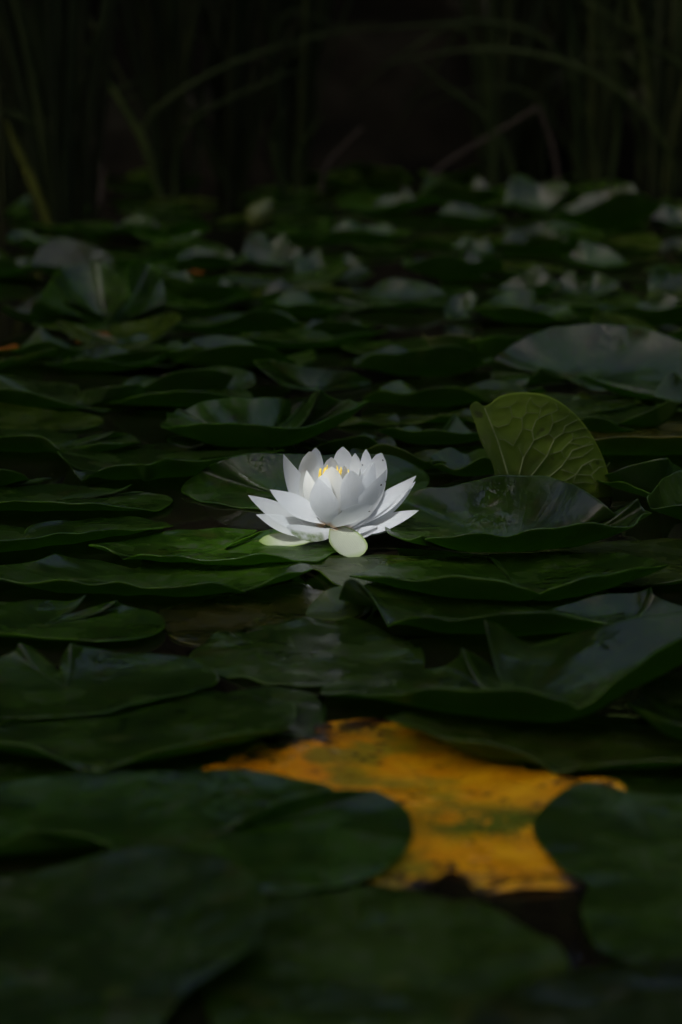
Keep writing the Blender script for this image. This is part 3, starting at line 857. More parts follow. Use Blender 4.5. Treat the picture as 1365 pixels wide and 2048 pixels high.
DK = (0.0168, 0.0392, 0.0037)
GY = (0.0200, 0.0440, 0.0090)
FAR = [
    # l, r, back, front, bot, label, color, p
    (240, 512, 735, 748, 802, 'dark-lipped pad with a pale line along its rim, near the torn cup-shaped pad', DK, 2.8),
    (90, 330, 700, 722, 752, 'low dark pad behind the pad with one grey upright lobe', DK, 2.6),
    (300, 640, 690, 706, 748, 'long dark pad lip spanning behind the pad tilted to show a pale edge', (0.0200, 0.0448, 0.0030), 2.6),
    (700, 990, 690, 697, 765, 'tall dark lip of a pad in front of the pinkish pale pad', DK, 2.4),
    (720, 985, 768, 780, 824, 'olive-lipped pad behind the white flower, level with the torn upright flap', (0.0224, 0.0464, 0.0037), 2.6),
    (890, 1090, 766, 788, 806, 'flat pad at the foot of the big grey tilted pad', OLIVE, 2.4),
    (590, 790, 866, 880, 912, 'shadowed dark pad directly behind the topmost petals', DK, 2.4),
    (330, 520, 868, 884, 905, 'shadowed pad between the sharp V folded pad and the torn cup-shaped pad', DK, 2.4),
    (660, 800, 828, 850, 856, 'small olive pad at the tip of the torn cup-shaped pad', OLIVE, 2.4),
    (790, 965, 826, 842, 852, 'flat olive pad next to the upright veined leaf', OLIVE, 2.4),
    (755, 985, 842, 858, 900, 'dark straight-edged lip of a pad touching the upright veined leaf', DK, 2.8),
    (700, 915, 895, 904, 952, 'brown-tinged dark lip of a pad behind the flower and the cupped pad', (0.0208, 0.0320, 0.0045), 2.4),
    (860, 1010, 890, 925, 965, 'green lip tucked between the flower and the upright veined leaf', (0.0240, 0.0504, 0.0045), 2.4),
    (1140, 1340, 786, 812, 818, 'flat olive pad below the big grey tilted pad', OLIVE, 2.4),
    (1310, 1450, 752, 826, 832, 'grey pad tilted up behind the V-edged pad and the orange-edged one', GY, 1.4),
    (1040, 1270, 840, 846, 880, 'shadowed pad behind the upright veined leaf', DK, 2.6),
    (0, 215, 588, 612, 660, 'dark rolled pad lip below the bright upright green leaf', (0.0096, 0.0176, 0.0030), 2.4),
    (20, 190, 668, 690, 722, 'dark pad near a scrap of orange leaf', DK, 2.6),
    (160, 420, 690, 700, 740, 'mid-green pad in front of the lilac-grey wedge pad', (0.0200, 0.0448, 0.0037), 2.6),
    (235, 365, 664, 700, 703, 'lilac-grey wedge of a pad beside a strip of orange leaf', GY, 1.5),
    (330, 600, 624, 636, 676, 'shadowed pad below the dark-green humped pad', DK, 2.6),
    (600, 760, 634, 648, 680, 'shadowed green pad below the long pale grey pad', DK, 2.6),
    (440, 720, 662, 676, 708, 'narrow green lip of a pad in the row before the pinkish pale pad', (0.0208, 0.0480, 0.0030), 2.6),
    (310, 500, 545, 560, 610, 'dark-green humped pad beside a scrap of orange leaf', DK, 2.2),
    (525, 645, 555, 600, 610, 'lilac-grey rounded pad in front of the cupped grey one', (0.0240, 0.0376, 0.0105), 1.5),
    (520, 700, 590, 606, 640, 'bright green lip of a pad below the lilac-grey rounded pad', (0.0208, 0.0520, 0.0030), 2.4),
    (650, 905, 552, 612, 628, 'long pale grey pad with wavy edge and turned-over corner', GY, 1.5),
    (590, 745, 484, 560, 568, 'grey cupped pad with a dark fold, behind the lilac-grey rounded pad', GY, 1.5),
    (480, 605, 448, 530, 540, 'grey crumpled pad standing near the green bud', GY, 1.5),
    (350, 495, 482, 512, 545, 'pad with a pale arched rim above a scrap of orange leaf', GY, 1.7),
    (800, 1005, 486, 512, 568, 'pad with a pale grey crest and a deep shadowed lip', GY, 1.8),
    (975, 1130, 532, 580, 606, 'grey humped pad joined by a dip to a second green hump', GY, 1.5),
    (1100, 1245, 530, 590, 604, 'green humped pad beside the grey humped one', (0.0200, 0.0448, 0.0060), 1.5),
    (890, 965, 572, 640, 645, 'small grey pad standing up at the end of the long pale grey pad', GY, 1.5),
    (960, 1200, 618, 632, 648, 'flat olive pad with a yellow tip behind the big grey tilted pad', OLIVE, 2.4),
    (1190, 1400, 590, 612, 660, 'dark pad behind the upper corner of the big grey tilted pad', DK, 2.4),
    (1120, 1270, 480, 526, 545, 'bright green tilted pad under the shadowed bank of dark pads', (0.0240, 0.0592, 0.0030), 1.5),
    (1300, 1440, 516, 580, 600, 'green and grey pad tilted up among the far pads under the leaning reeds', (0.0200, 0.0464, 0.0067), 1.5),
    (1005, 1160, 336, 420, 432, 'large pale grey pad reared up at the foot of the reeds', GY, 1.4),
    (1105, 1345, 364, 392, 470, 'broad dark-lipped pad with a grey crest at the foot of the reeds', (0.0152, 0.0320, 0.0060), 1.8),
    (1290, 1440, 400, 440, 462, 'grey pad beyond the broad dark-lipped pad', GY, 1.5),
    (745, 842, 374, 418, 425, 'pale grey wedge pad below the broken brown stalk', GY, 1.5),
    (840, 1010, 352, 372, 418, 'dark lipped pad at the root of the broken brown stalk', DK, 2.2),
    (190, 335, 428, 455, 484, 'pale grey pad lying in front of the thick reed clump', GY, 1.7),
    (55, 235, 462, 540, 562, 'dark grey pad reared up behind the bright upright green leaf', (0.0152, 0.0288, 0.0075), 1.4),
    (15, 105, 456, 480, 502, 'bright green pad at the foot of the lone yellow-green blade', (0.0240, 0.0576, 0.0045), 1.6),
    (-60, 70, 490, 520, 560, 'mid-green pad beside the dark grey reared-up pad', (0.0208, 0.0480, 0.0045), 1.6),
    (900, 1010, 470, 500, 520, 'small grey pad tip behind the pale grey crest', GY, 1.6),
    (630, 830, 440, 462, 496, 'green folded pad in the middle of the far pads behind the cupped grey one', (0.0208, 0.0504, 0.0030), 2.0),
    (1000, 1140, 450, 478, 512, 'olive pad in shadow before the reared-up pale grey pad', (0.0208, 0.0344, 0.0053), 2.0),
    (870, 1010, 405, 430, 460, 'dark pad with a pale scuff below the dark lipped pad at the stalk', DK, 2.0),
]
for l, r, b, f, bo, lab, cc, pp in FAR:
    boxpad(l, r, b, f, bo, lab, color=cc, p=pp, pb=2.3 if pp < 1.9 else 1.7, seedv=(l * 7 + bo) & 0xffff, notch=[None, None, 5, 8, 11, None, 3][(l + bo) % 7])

# big grey tilted pad with a torn front edge, traced
pad((1180, 748, 8), [(985, 768, 3), (1015, 771, 3), (1045, 772, 3), (1062, 752, 14), (1080, 734, 22, 1), (1120, 747, 15), (1150, 762, 9), (1166, 771, 6, 1), (1182, 778, 3), (1250, 780, 3), (1296, 783, 3), (1332, 766, 6), (1380, 758, 8), (1390, 700, 30), (1345, 674, 40), (1300, 659, 46), (1262, 652, 48),
     (1232, 649, 49), (1180, 647, 50), (1120, 652, 48), (1060, 670, 42), (1010, 700, 30), (990, 720, 24), (984, 745, 12)],
    'big grey tilted pad with a torn front edge standing above the upright veined leaf', color=GY, p=1.15)
pad((1250, 838, 4), [(1140, 832, 16), (1190, 838, 15), (1236, 849, 6, 1), (1270, 831, 15), (1310, 816, 22), (1344, 799, 30), (1362, 806, 28, 1), (1340, 822, 20), (1300, 812, 10), (1240, 810, 6), (1160, 812, 6)],
    'V-edged pad with a curled brown end, beyond the upright veined leaf', color=(0.0200, 0.0392, 0.0060), p=2.4)
# bright leaf standing up in two lobes
pad((215, 648, 6), [(60, 642, 12), (75, 605, 34), (95, 572, 48), (140, 533, 62), (190, 524, 66), (222, 538, 60), (252, 566, 48), (262, 595, 36), (258, 530, 62), (300, 525, 60), (325, 560, 46), (330, 610, 22), (320, 638, 6), (250, 645, 4), (232, 662, 2), (180, 668, 2), (140, 662, 4)],
    'bright green leaf standing up in two lobes beside the dark rolled lip', color=(0.0256, 0.0624, 0.0045), p=1.2)
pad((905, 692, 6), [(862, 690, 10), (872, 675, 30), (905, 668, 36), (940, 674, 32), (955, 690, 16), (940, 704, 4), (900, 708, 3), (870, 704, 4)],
    'small pinkish pale pad with its sheen in the colour behind the big grey tilted pad', color=(0.16, 0.15, 0.12), p=1.3)  # pale colour stands in for sky sheen on this pad
pad((975, 700, 5), [(918, 702, 14), (935, 683, 28), (985, 673, 34), (1045, 672, 34, 1), (1020, 695, 20), (985, 722, 6), (945, 722, 5)],
    'narrow fresh green pad leaning between the pinkish pale pad and the big grey one', color=(0.0280, 0.0696, 0.0045), p=1.4)
for (l, r, t, b, lab) in [(365, 412, 540, 556, 'scrap of orange leaf under the pale arched rim'), (150, 262, 670, 682, 'strip of orange leaf beneath the bright two-lobed leaf'), (-10, 42, 690, 712, 'orange leaf scrap next to the low dark pad')]:
    boxpad(l, r, t, t + 4, b, lab, color=(0.30, 0.085, 0.012), p=1.5, ruff=0.002)

# far filler pads
MARKS = [(130, 470, 'the thick dark reed clump'), (515, 460, 'the green bud'), (850, 400, 'the broken brown stalk'), (1085, 425, 'the reared-up pale grey pad'), (1225, 455, 'the broad dark-lipped pad'),
         (260, 480, 'the pale grey pad by the reeds'), (160, 640, 'the bright two-lobed leaf'), (420, 540, 'the pad with a pale arched rim'), (660, 560, 'the grey cupped pad'), (780, 620, 'the long pale grey pad'),
         (1050, 600, 'the grey humped pad'), (1190, 535, 'the bright green tilted pad'), (1180, 770, 'the big grey tilted pad'), (905, 700, 'the pinkish pale pad'), (300, 695, 'the lilac-grey wedge pad'),
         (630, 770, 'the pad tilted to show a pale edge'), (900, 560, 'the pad with a pale grey crest'), (585, 605, 'the lilac-grey rounded pad'), (345, 400, 'the reed clump with a leaning stalk'), (1330, 400, 'the reeds that arch over the water')]
MARKS = [(on_z(a, b).x, on_z(a, b).y, t) for a, b, t in MARKS]
OCC = []
rf = random.Random(5)
tries = 0
nfill = 0
while nfill < 95 and tries < 4000:
    tries += 1
    Y = rf.uniform(2.0, 5.1)
    half = 0.15 * Y + 0.25
    X = rf.uniform(-half, half)
    r0 = rf.uniform(0.055, 0.085)
    if any((X - a) ** 2 + (Y - b) ** 2 < (0.72 * (r0 + c)) ** 2 for a, b, c in OCC):
        continue
    OCC.append((X, Y, r0))
    nfill += 1
    P, K = [], []
    n = 14
    ph, ph2 = rf.uniform(0, 6.28), rf.uniform(0, 6.28)
    li = rf.choice([0.004, 0.008, 0.014, 0.02]) * (0.8 + 0.2 * Y / 2)
    ntc = rf.randrange(n)
    for i in range(n):
        a = 2 * math.pi * i / n
        rr = r0 * (1 + 0.06 * math.sin(2 * a + ph2))
        z = 0.004 + li * (0.5 + 0.5 * math.sin(2 * a + ph)) + li * 0.5 * max(0, math.sin(a + ph2))
        q = Vector((X + rr * math.cos(a), Y + rr * math.sin(a), z))
        if i == ntc:
            q = Vector((X, Y, 0.003)).lerp(q, 0.15)
        P.append(q)
        K.append(i == ntc)
    mk = min(MARKS, key=lambda q: (q[0] - X) ** 2 * 4 + (q[1] - Y) ** 2)
    kind, cbase = rf.choice([('mid-green', GREEN), ('dark green', DK), ('mid-green', GREEN), ('olive', OLIVE)])
    form = 'flat' if li < 0.007 else ('wavy-edged' if li < 0.018 else 'curled-up')
    rel = 'behind' if Y > mk[1] + 0.12 else ('before' if Y < mk[1] - 0.12 else 'beside')
    pad3(P, K, Vector((X, Y, 0.002 + rf.uniform(0, 0.003))), 'low %s %s pad just %s %s' % (form, kind, rel, mk[2]),
         p=2.2, color=vary(cbase), group='low pads filling the far carpet')


# the carpet goes on past both edges of the view
nout = 0
tries = 0
while nout < 34 and tries < 3000:
    tries += 1
    Y = rf.uniform(0.55, 2.6)
    half = 0.142 * Y
    sgn = rf.choice([-1, 1])
    X = sgn * (half + rf.uniform(0.10, 0.75))
    r0 = rf.uniform(0.06, 0.085)
    if abs(X) - r0 < half + 0.03 or any((X - a) ** 2 + (Y - b) ** 2 < (0.8 * (r0 + c)) ** 2 for a, b, c in OCC):
        continue
    OCC.append((X, Y, r0))
    nout += 1
    P, K = [], []
    n = 16
    ph, ph2 = rf.uniform(0, 6.28), rf.uniform(0, 6.28)
    li = rf.uniform(0.003, 0.016)
    ntc = rf.randrange(n)
    for i in range(n):
        a = 2 * math.pi * i / n
        rr = r0 * (1 + 0.06 * math.sin(2 * a + ph2))
        q = Vector((X + rr * math.cos(a), Y + rr * math.sin(a), 0.004 + li * (0.5 + 0.5 * math.sin(3 * a + ph))))
        if i == ntc:
            q = Vector((X, Y, 0.003)).lerp(q, 0.15)
        P.append(q)
        K.append(i == ntc)
    pad3(P, K, Vector((X, Y, 0.003)), 'plain green pad of the carpet that goes on past the flower group', p=2.4, color=vary(GREEN), group='pads past the edges of the flower group')


# ------------------------------------------------------------------ the flower
FY = 1.462
FO = on_y(667, 1057, FY)
FO.z = 0.011
flower = empty('water_lily', (FO.x, FO.y, 0.0))
tag(flower, 'open white water lily with yellow stamens and green-edged sepals', 'flower')
Z = lambda x, y: (470 + x / 3.25, 860 + y / 3.25)
WP = [(0, .32), (.12, .52), (.28, .80), (.42, .97), (.52, 1.0), (.64, .92), (.76, .72), (.87, .45), (.95, .20), (1, .02)]
WR = [(0, .35), (.12, .55), (.28, .80), (.45, .96), (.6, 1.0), (.73, .96), (.84, .82), (.925, .59), (.975, .34), (1, .07)]


def prof(tab, s):
    for (a, x), (b, y) in zip(tab, tab[1:]):
        if s <= b:
            f = (s - a) / (b - a)
            return x + (y - x) * f
    return tab[-1][1]


def petal(tip, dy, W, bow=0.18, cup=0.22, base_r=7.0, base_z=None, rnd_tip=False, green=None, name='petal', mat=None, face=None, twist=0.0, base_px=None, mm=0.001):
    T = on_y(*Z(*tip), FY + dy * mm)
    hd = Vector((T.x - FO.x, T.y - FO.y, 0))
    hdir = hd.normalized() if hd.length > 1e-5 else Vector((0, 1, 0))
    bz = FO.z + (0.004 if base_z is None else base_z * mm)
    Bp = Vector((FO.x, FO.y, bz)) + hdir * base_r * mm
    if base_px:
        Bp = on_y(*Z(*base_px[:2]), FY + base_px[2] * mm)
    chord = T - Bp
    L = chord.length
    axis = Vector((FO.x, FO.y, 0))
    mid = (T + Bp) / 2
    inward = Vector((FO.x - mid.x, FO.y - mid.y, 0))
    inward = inward.normalized() if inward.length > 1e-4 else -hdir
    td = chord.normalized()
    steep = abs(td.z)
    nrm = inward * (0.25 + steep) + Vector((0, 0, 1)) * (1.15 - steep)
    if face is not None:
        nrm = Vector(face)
    nrm = (nrm - td * nrm.dot(td)).normalized()
    ctrl = mid - nrm * bow * L * 2
    nu, nv = 18, 11
    V, AL, AC, GR = [], [], [], []
    rs = random.Random(int(tip[0] * 3 + tip[1]))
    ph = rs.uniform(0, 6)
    for i in range(nu):
        s = i / (nu - 1)
        s = s ** 0.92
        q = Bp * (1 - s) ** 2 + ctrl * 2 * s * (1 - s) + T * s * s
        tg = ((ctrl - Bp) * (1 - s) + (T - ctrl) * s).normalized()
        nn = (nrm - tg * nrm.dot(tg)).normalized()
        sd = tg.cross(nn).normalized()
        if twist:
            a = twist * s
            sd, nn = sd * math.cos(a) + nn * math.sin(a), nn * math.cos(a) - sd * math.sin(a)
        hw = W * mm / 2 * prof(WR if rnd_tip else WP, s)
        for j in range(nv):
            v = -1 + 2 * j / (nv - 1)
            ed = 0.05 * math.sin(7 * s + ph + (1.5 if v > 0 else 0)) * abs(v) ** 3
            off = cup * hw * (v * v) * (0.4 + 0.6 * (1 - s)) + ed * hw
            off += 0.00018 * noise.noise(Vector((s * 6 + ph, v * 2, ph)))
            pt = q + sd * (hw * v * (1 - 0.25 * cup * v * v)) + nn * off
            V.append(pt - flower.location)
            AL.append(s)
            AC.append(v * 0.5 + 0.5)
            g = 0.0
            if green:
                g = max(0.0, min(1.0, green(s, v)))
            GR.append(g)
    F = []
    for i in range(nu - 1):
        for j in range(nv - 1):
            a = i * nv + j
            F.append((a, a + 1, a + nv + 1, a + nv))
    return mesh_obj(name, V, F, mat or M_PETAL, parent=flower, attrs={'along': AL, 'across': AC, 'green': GR})


# back ring
petal((700, 240), 42, 15, base_z=2)
petal((560, 225), 40, 14, base_z=2)
petal((860, 240), 40, 14, base_z=2)
petal((1040, 420), 34, 14, base_z=1)
petal((340, 420), 34, 14, base_z=1)
petal((526, 116), 20, 15, base_z=4, rnd_tip=True)
petal((703, 110), 24, 17, base_z=4, rnd_tip=True)
petal((854, 126), 20, 14, base_z=4, rnd_tip=True)
petal((484, 140), 10, 19, base_z=4, rnd_tip=True, face=(0.5, -0.8, 0.2))
petal((955, 150), 5, 18, base_z=3, rnd_tip=True, face=(-0.5, -0.8, 0.3))
petal((317, 158), 0, 18, base_z=2, bow=0.10, cup=0.35, face=(0.62, -0.72, 0.35))
petal((388, 372), 8, 14, base_z=1, face=(0.6, -0.7, 0.4))
# inner, round the stamens
petal((628, 178), 12, 13, base_z=9, base_r=4, rnd_tip=True)
petal((784, 152), 12, 14, base_z=9, base_r=4, rnd_tip=True)
petal((875, 225), 2, 14, base_z=6, base_r=5, face=(-0.3, 0.9, 0.2))
petal((468, 262), 2, 12, base_z=6, base_r=5, face=(0.3, 0.9, 0.2))
petal((630, 240), -8, 16, base_z=5, base_r=6, rnd_tip=True, bow=0.10)
petal((815, 250), -5, 14, base_z=5, base_r=6, bow=0.10)
petal((712, 232), -3, 15, base_z=7, rnd_tip=True, base_r=4, bow=0.08)
petal((575, 290), -12, 14, base_z=5, base_r=7, bow=0.10, rnd_tip=True)
petal((905, 205), 0, 14, base_z=5, base_r=6, face=(-0.4, 0.85, 0.3))
petal((440, 250), 6, 15, base_z=3, bow=0.10, face=(0.6, -0.7, 0.35))
# sides
petal((985, 258), -10, 18, base_z=1, bow=0.10, face=(-0.35, 0.75, 0.45))
petal((1179, 298), 0, 17, base_z=0, bow=0.07, cup=0.35, face=(-0.35, -0.62, 0.7))
petal((1174, 336), 8, 15, base_z=-2, bow=0.08, face=(-0.3, -0.5, 0.7))
petal((1197, 522), -6, 13, base_z=-3, bow=0.03, cup=0.25, face=(-0.1, -0.68, 0.73), green=lambda s, v: (s - 0.93) * 16)
petal((928, 645), -20, 13, base_z=-4, bow=0.03, rnd_tip=True, face=(0, -0.5, 0.85))
petal((229, 388), -12, 16, base_z=-1, bow=0.05, face=(0.25, -0.72, 0.65), base_px=(600, 600, -12))
petal((87, 424), -2, 16, base_z=-2, bow=0.05, face=(0.15, -0.65, 0.72))
petal((139, 550), -8, 14, base_z=-4, bow=0.03, face=(0.1, -0.66, 0.72))
# front
petal((757, 266), -15, 18, base_z=2, bow=0.10, rnd_tip=True, base_px=(735, 585, -13))
petal((544, 313), -22, 20, base_z=0, bow=0.12, cup=0.3, base_px=(625, 622, -14))
petal((886, 488), -30, 18, base_z=-2, bow=0.04, rnd_tip=True, face=(-0.2, 0.75, 0.62), base_px=(630, 632, -14))
petal((338, 632), -28, 12, base_z=-4, bow=0.08, rnd_tip=True, face=(0.05, -0.55, 0.8), cup=-0.5, base_px=(672, 645, -14), green=lambda s, v: (0.3 < s < 0.93) * max(0, min(1, (-v - 0.05) * 2.6)))
# sepals
petal((795, 833), -37, 24, base_z=-5, bow=-0.03, rnd_tip=True, name='sepal', mat=M_SEPAL, cup=0.22, face=(0.25, -0.72, 0.65), base_px=(655, 640, -13), green=lambda s, v: max((s - 0.86) * 5, (abs(v) - 0.82) * 4.5) + 0.1)
petal((158, 722), -4, 13, base_z=-8, bow=0.02, rnd_tip=True, name='sepal', mat=M_SEPAL, cup=0.2, face=(0.0, -0.6, 0.8), base_px=(600, 690, -6), green=lambda s, v: 0.35 + max((s - 0.8) * 3, (abs(v) - 0.8) * 4))
petal((1060, 640), 26, 18, base_z=-6, bow=0.0, rnd_tip=True, name='sepal', mat=M_SEPAL, green=lambda s, v: 0.4)
petal((330, 600), 30, 18, base_z=-6, bow=0.0, rnd_tip=True, name='sepal', mat=M_SEPAL, green=lambda s, v: 0.4)
# stamens
rst = random.Random(3)
for k in range(56):
    a = 2 * math.pi * k / 56 + rst.uniform(-.08, .08)
    rr = (0.0045 if k % 3 == 0 else 0.0085) * rst.uniform(0.85, 1.15)
    rr *= 0.55 if math.sin(a) < -0.45 else 1.0
    h = rst.uniform(0.034, 0.0395)
    b0 = Vector((math.cos(a) * 0.0035, math.sin(a) * 0.0035, FO.z + 0.004))
    m0 = Vector((math.cos(a) * rr * 1.35, math.sin(a) * rr * 1.35, FO.z + h * 0.6))
    t0 = Vector((math.cos(a) * rr, math.sin(a) * rr, FO.z + h))
    pts = [b0 * (1 - s) ** 2 + m0 * 2 * s * (1 - s) + t0 * s * s for s in (0, .25, .5, .75, .9, 1)]
    v, f = tube(pts, [0.0005, 0.0006, 0.0006, 0.0007, 0.0007, 0.0003], 5)
    mesh_obj('stamen', v, f, M_STAMEN, parent=flower)
v, f = tube([Vector((0, 0, -0.03)), Vector((0, 0, 0.004)), Vector((0, 0, FO.z)), Vector((0, 0, FO.z + 0.006))], [0.0030, 0.0032, 0.005, 0.004], 10)
mesh_obj('stalk', v, f, M_BUD, parent=flower)


# ------------------------------------------------------------------ bud among the far pads
def bud():
    Y = gy(458)
    b0 = on_y(498, 452, Y)
    b0.z = 0.0
    t0 = on_y(545, 398, Y)
    root = empty('lily_bud', (b0.x, b0.y, 0))
    ax = (t0 - b0)
    L = ax.length
    pts, rad = [], []
    for i in range(11):
        s = i / 10
        pts.append(ax * (0.12 + 0.88 * s))
        rad.append(0.022 * max(0.05, math.sin(math.pi * (0.12 + 0.86 * s)) ** 0.8) * (1.08 - 0.35 * s))
    v, f = tube(pts, rad, 14)
    v = [q + Vector((0, 0, 0.0)) for q in v]
    mesh_obj('sepal', v, f, M_BUD, parent=root)
    v, f = tube([Vector((0, 0, -0.03)), ax * 0.1, ax * 0.2], [0.005, 0.006, 0.012], 8)
    mesh_obj('stalk', v, f, M_BUD, parent=root)
    tag(root, 'closed pale green lily bud leaning among the far pads', 'flower bud')


bud()


# ------------------------------------------------------------------ reeds
def blade_mesh(pts, width, parent, color, mat=None, name='blade'):
    n = len(pts)
    V, F = [], []
    for i, p in enumerate(pts):
        s = i / (n - 1)
        t = (pts[min(i + 1, n - 1)] - pts[max(i - 1, 0)]).normalized()
        side = t.cross(Vector((0, 1, 0)))
        if side.length < 0.05:
            side = Vector((1, 0, 0))
        side.normalize()
        nn = side.cross(t).normalized()
        w_ = width / 2 * min(1.0, 0.55 + 1.5 * s) * (1 - max(0, (s - 0.45) / 0.55) ** 1.6 * 0.95)
        V += [p - side * w_ - nn * w_ * 0.35, p, p + side * w_ - nn * w_ * 0.35, p + nn * -0.0012]
    for i in range(n - 1):
        a = i * 4
        F += [(a, a + 1, a + 5, a + 4), (a + 1, a + 2, a + 6, a + 5), (a + 2, a + 3, a + 7, a + 6), (a + 3, a, a + 4, a + 7)]
    V = [q - parent.location for q in V]
    return mesh_obj(name, V, F, mat or M_REED, parent=parent, color=color)


def bez(P, n):
    """smooth curve through the given points"""
    out = []
    m = len(P)
    for i in range(m - 1):
        p0, p1, p2, p3 = P[max(i - 1, 0)], P[i], P[i + 1], P[min(i + 2, m - 1)]
        k = max(2, n // (m - 1))
        for q in range(k):
            t = q / k
            out.append(0.5 * ((2 * p1) + (p2 - p0) * t + (2 * p0 - 5 * p1 + 4 * p2 - p3) * t * t + (3 * p1 - p0 - 3 * p2 + p3) * t ** 3))
    out.append(P[-1])
    return out


rr_ = random.Random(21)
RC = (1.0, 1.0, 1.0)
clumps = {}


def clump(px, base_row, n, spread_px, h, lean, label, wd=0.013):
    Y = gy(base_row)
    c = on_y(px, base_row, Y)
    root = empty('reed_clump', (c.x, c.y, 0))
    sc_ = FPX / Y
    for k in range(int(n * 2.4)):
        bx = rr_.gauss(0, spread_px * 0.20) / sc_
        by = rr_.uniform(-0.05, 0.10)
        L = h * rr_.uniform(0.6, 1.15)
        lx = (rr_.gauss(lean, 0.20)) + bx * 2.5
        ly = rr_.gauss(0.0, 0.14)
        b0 = Vector((c.x + bx, c.y + by, -0.12))
        droop = rr_.random() ** 2 * 0.5
        P = [b0, b0 + Vector((lx * 0.12 * L, ly * 0.15 * L, 0.35 * L)), b0 + Vector((lx * 0.45 * L, ly * 0.5 * L, 0.70 * L)),
             b0 + Vector((lx * (1.0 + droop) * L, ly * L, (0.97 - droop * 0.5) * L))]
        if rr_.random() < 0.14:      # snapped blade, its tip hanging
            P[3] = P[2] + Vector((rr_.uniform(-0.25, 0.25), rr_.uniform(-.1, .1), -rr_.uniform(0.1, 0.3)))
        g = rr_.uniform(0.3, 0.85)
        blade_mesh(bez(P, 15), wd * rr_.choice([0.3, 0.4, 0.55, 0.7, 0.9, 1.2, 1.5]), root, (g * rr_.uniform(0.85, 1.2), g, g * rr_.uniform(0.8, 1.15)))
    tag(root, label, 'reeds', 'reed clumps along the far edge of the pond')
    return root


c1 = clump(125, 452, 24, 110, 1.25, -0.02, 'thick dark reed clump nearest the lone yellow-green blade')
c2 = clump(345, 395, 16, 60, 1.2, -0.06, 'reed clump with a pale leaning stalk, next to the thick one')
c3 = clump(465, 385, 12, 45, 1.15, 0.02, 'slim reed clump standing behind the green bud')
c4 = clump(582, 382, 14, 60, 1.2, 0.0, 'reed clump with a short bent leaf, past the green bud')
c5 = clump(985, 372, 10, 55, 1.1, 0.02, 'sparse reed clump crossed by the broken brown stalk')
c6 = clump(1190, 372, 18, 65, 1.2, 0.06, 'reed clump rising behind the broad dark-lipped pad')
c7 = clump(1330, 378, 16, 90, 1.2, 0.05, 'reed clump with long leaves arching over the water')
c8 = clump(1060, 366, 9, 40, 1.1, 0.0, 'thin dark reed clump behind the reared-up pale grey pad')
c9 = clump(20, 420, 12, 80, 1.2, -0.1, 'reed clump leaning out beyond the lone yellow-green blade')


def arch(parent, pts, Y, wd, color=(1.15, 1.15, 1.15), mat=None):
    P = [on_y(a, b, Y + dy) for a, b, dy in pts]
    return blade_mesh(bez(P, 20), wd, parent, color, mat)


arch(c7, [(1340, 420, .0), (1345, 330, -.02), (1290, 230, -.05), (1180, 145, -.08), (1040, 103, -.1), (900, 103, -.1), (760, 130, -.1)], 4.42, 0.011)
arch(c7, [(1370, 420, .05), (1420, 200, 0), (1330, 110, -.05), (1230, 40, -.1), (1120, -30, -.12)], 4.42, 0.011)
arch(c6, [(1195, 400, 0), (1180, 250, 0), (1100, 90, -.05), (980, 45, -.08), (850, 50, -.1), (700, 62, -.1)], 4.45, 0.009)
arch(c6, [(1215, 400, 0), (1235, 260, 0), (1225, 120, -.05), (1150, 20, -.08)], 4.4, 0.011)
arch(c2, [(340, 420, 0), (300, 330, 0), (290, 250, -.03), (370, 178, -.06), (480, 122, -.08), (600, 82, -.1), (760, 48, -.1)], 4.3, 0.011)
arch(c2, [(350, 420, 0), (352, 320, 0), (380, 250, -.03), (450, 203, -.06), (560, 155, -.08), (620, 135, -.08)], 4.3, 0.009)
arch(c1, [(150, 470, 0), (120, 330, 0), (60, 245, -.04), (-20, 215, -.06)], 3.85, 0.016)
arch(c4, [(590, 400, 0), (597, 310, -.01), (625, 262, -.03), (650, 225, -.04)], 4.35, 0.012)
arch(c4, [(575, 400, 0), (548, 300, -.01), (560, 240, -.03), (575, 222, -.04)], 4.3, 0.016)
arch(c5, [(990, 390, 0), (985, 280, 0), (975, 170, -.02), (965, 80, -.04)], 4.3, 0.013)
arch(c5, [(1040, 380, 0), (985, 250, 0), (900, 180, -.02), (820, 110, -.04)], 4.4, 0.010)

for k in range(26):                                   # thin leaves falling across one another
    par, cx_ = rr_.choice([(c1, 125), (c2, 345), (c3, 465), (c4, 582), (c5, 985), (c6, 1190), (c7, 1330), (c8, 1060), (c9, 20)])
    Yc = par.location.y + rr_.uniform(-0.1, 0.25)
    dx = rr_.choice([-1, 1]) * rr_.uniform(60, 330)
    y1, y2 = rr_.uniform(40, 260), rr_.uniform(20, 330)
    arch(par, [(cx_ + rr_.uniform(-15, 15), 430, 0), (cx_ + dx * 0.12, 330, 0), (cx_ + dx * 0.4, y1, -.04), (cx_ + dx * 0.8, (y1 + y2) / 2 - 30, -.06), (cx_ + dx * 1.2, y2, -.08)], Yc, rr_.uniform(0.004, 0.010), (rr_.uniform(0.6, 1.2),) * 3)


def stalk(name, label, pts, Y, wd, mat=None, color=(1, 1, 1), cat='reed stalk'):
    P = [on_y(a, b, Y) for a, b in pts]
    root = empty(name, (P[0].x, P[0].y, 0))
    if mat:
        v, f = tube(bez(P, 16), [wd / 2 * (1 - 0.3 * i / 16) for i in range(len(bez(P, 16)))], 6)
        mesh_obj('stem', [q - root.location for q in v], f, mat, parent=root)
    else:
        blade_mesh(bez(P, 16), wd, root, color)
    tag(root, label, cat)


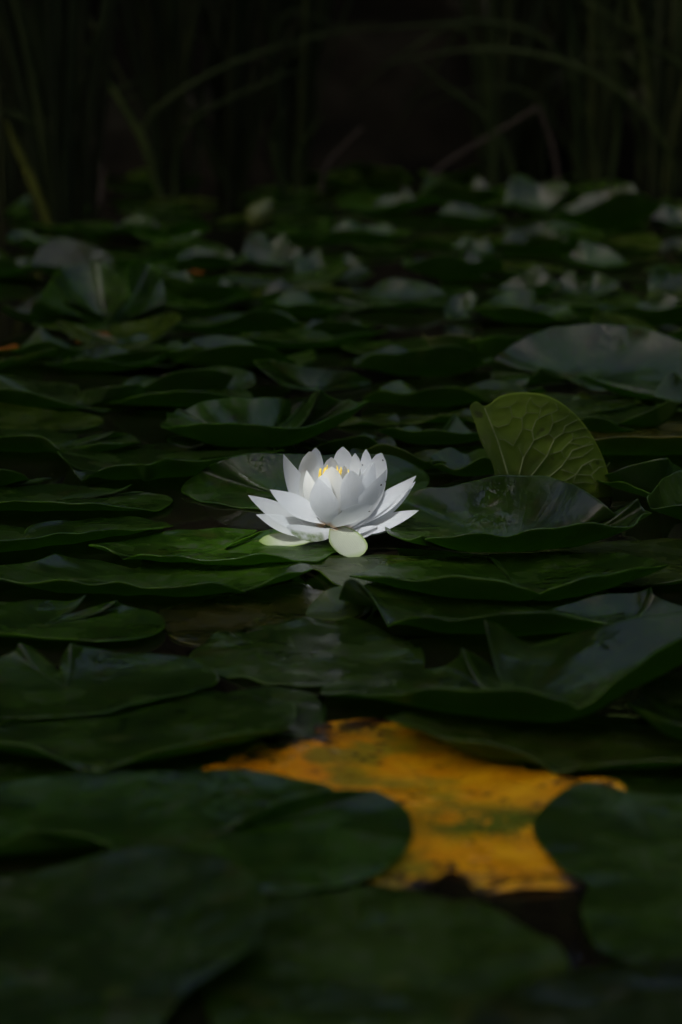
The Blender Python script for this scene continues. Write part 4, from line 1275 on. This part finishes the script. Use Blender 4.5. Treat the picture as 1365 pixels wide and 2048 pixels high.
stalk('lone_reed', 'lone yellow-green reed blade rooted among the pads', [(108, 490), (92, 430), (62, 355), (30, 285), (10, 235)], 3.72, 0.015, color=(2.6, 2.0, 1.0))
stalk('reed_stalk', 'pale straight reed stalk leaning across the gap between two reed clumps', [(318, 400), (290, 290), (240, 200), (175, 92)], 4.1, 0.013, color=(2.0, 1.9, 1.5))
stalk('broken_reed_stalk', 'broken reddish-brown reed stalk slanting up from the far pads', [(845, 395), (862, 355), (905, 318), (985, 270), (1078, 214)], 4.3, 0.010, mat=M_DEAD)
stalk('dead_reed_leaf', 'withered brown reed leaf hanging beside the broken brown stalk', [(1120, 380), (1105, 290), (1078, 215)], 4.35, 0.010, mat=M_DEAD)
stalk('snapped_reed', 'short pale broken stem in the dark gap between reed clumps', [(640, 390), (655, 330), (690, 290), (725, 255)], 4.3, 0.009, mat=M_DEAD)
stalk('reed_litter', 'bent brown reed litter at the foot of the pale leaning stalk', [(200, 410), (205, 350), (185, 275)], 4.1, 0.012, mat=M_DEAD)


# ------------------------------------------------------------------ trees round the pond, some added unseen to block light
def leaf_cloud(name, parent, centre, radii, n, size, seed, keep=None, flat=False):
    r = np.random.default_rng(seed)
    pts = []
    while len(pts) < n:
        q = r.normal(size=3)
        q /= np.linalg.norm(q)
        rad = r.uniform(0.35, 1.0) ** (1 / 2.2)
        lump = 1 + 0.22 * noise.noise(Vector(q * 2.3) + Vector((seed, 0, 0))) + 0.12 * noise.noise(Vector(q * 6.0))
        p = np.array(centre) + q * rad * np.array(radii) * lump
        if flat and p[2] < centre[2] - radii[2] * 0.7:
            continue
        if keep is not None and not keep(p):
            continue
        pts.append(p)
    pts = np.array(pts)
    a = r.normal(size=(n, 3))
    a /= np.linalg.norm(a, axis=1, keepdims=True)
    b = r.normal(size=(n, 3))
    b -= a * (a * b).sum(1, keepdims=True)
    b /= np.linalg.norm(b, axis=1, keepdims=True)
    sz = size * r.uniform(0.6, 1.3, size=(n, 1))
    L = np.array(tuple(parent.location))
    V = np.stack([pts - a * sz, pts + b * sz * 0.45, pts + a * sz, pts - b * sz * 0.45], axis=1).reshape(-1, 3) - L
    F = [(4 * i, 4 * i + 1, 4 * i + 2, 4 * i + 3) for i in range(n)]
    return mesh_obj(name, V, F, M_LEAF, parent=parent, smooth=False)


def tree(loc, crown_c, radii, n, size, seed, label, trunk_r=0.09, keep=None, group=None):
    root = empty('tree', loc)
    L = Vector(loc)
    C = Vector(crown_c)
    P = [L + Vector((0, 0, -0.3)), L.lerp(C, 0.35) + Vector((0.05, 0.03, 0.25 * C.z)), C + Vector((0, 0, -0.2 * radii[2])), C + Vector((0.1, 0, 0.4 * radii[2]))]
    pp = bez(P, 12)
    v, f = tube(pp, [trunk_r * (1.2 - 0.95 * i / (len(pp) - 1)) for i in range(len(pp))], 9)
    tr = mesh_obj('trunk', [q - L for q in v], f, M_BARK, parent=root)
    rl = random.Random(seed)
    for k in range(7):
        a = rl.uniform(0, 6.28)
        s0 = pp[int(len(pp) * rl.uniform(0.5, 0.85))]
        e = C + Vector((math.cos(a) * radii[0] * 0.75, math.sin(a) * radii[1] * 0.75, rl.uniform(-.4, .4) * radii[2]))
        if keep is not None and not keep(np.array(tuple(e))):
            continue
        q = bez([s0, s0.lerp(e, 0.5) + Vector((0, 0, 0.12)), e], 8)
        v, f = tube(q, [trunk_r * 0.45 * (1 - 0.85 * i / (len(q) - 1)) for i in range(len(q))], 6)
        mesh_obj('limb', [x - L for x in v], f, M_BARK, parent=tr)
    leaf_cloud('crown', root, crown_c, radii, n, size, seed, keep)
    tag(root, label, 'tree', group)


for i, (x, y, rx, rz, cz) in enumerate([(-3.6, 6.0, 1.7, 1.7, 2.1), (-1.3, 5.75, 1.6, 1.6, 2.05), (0.9, 5.8, 1.6, 1.7, 2.1), (3.1, 5.9, 1.7, 1.7, 2.0), (-5.8, 5.6, 1.6, 2.0, 2.1), (5.6, 5.8, 1.6, 2.0, 2.1)]):
    tree((x, y + 0.3, 0.45), (x, y, cz), (rx, 1.55, rz), 6500, 0.12, 40 + i, 'dense dark waterside shrub filling the black background behind the reeds', 0.07, group='dark shrubs behind the reeds')

for i, (x, y, rx, ry, rz, cz) in enumerate([(-3.4, -3.0, 1.6, 1.2, 1.7, 2.0), (-1.1, -3.3, 1.5, 1.1, 1.6, 2.0), (1.2, -3.2, 1.6, 1.2, 1.7, 2.1), (3.5, -2.8, 1.6, 1.3, 1.7, 2.0), (5.4, 0.6, 1.3, 2.2, 1.9, 2.1), (-6.4, 2.6, 1.3, 2.4, 1.9, 2.1), (5.2, 3.6, 1.2, 1.8, 1.8, 2.0)]):
    tree((x, y, 0.4), (x, y, cz), (rx, ry, rz), 3400, 0.15, 60 + i, 'bushy shrub added out of view to block low sky round the pond', 0.07, group='added unseen shrubs blocking low sky')  # out of view, added to darken the foreground pads and reeds

# unseen overhanging tree, added to shade everything but the flower
FC = np.array((FO.x - 0.026, FO.y - 0.008, 0.03))
SD = np.array(tuple(SUN))


def opening(p):
    d = p - FC
    q = d - SD * d.dot(SD)
    # leaves along the sun's path are left out, so a beam reaches the flower
    return q.dot(q) > 0.125 ** 2


CZ = 2.9
k = CZ / SUN.z
cc = (SUN.x * k, SUN.y * k + 2.7, CZ)
tree((-4.2, -1.4, 0.3), cc, (1.12, 2.9, 0.6), 21000, 0.08, 77, 'added unseen tree shading the pond, gap cut to spotlight the flower', 0.14, keep=opening)
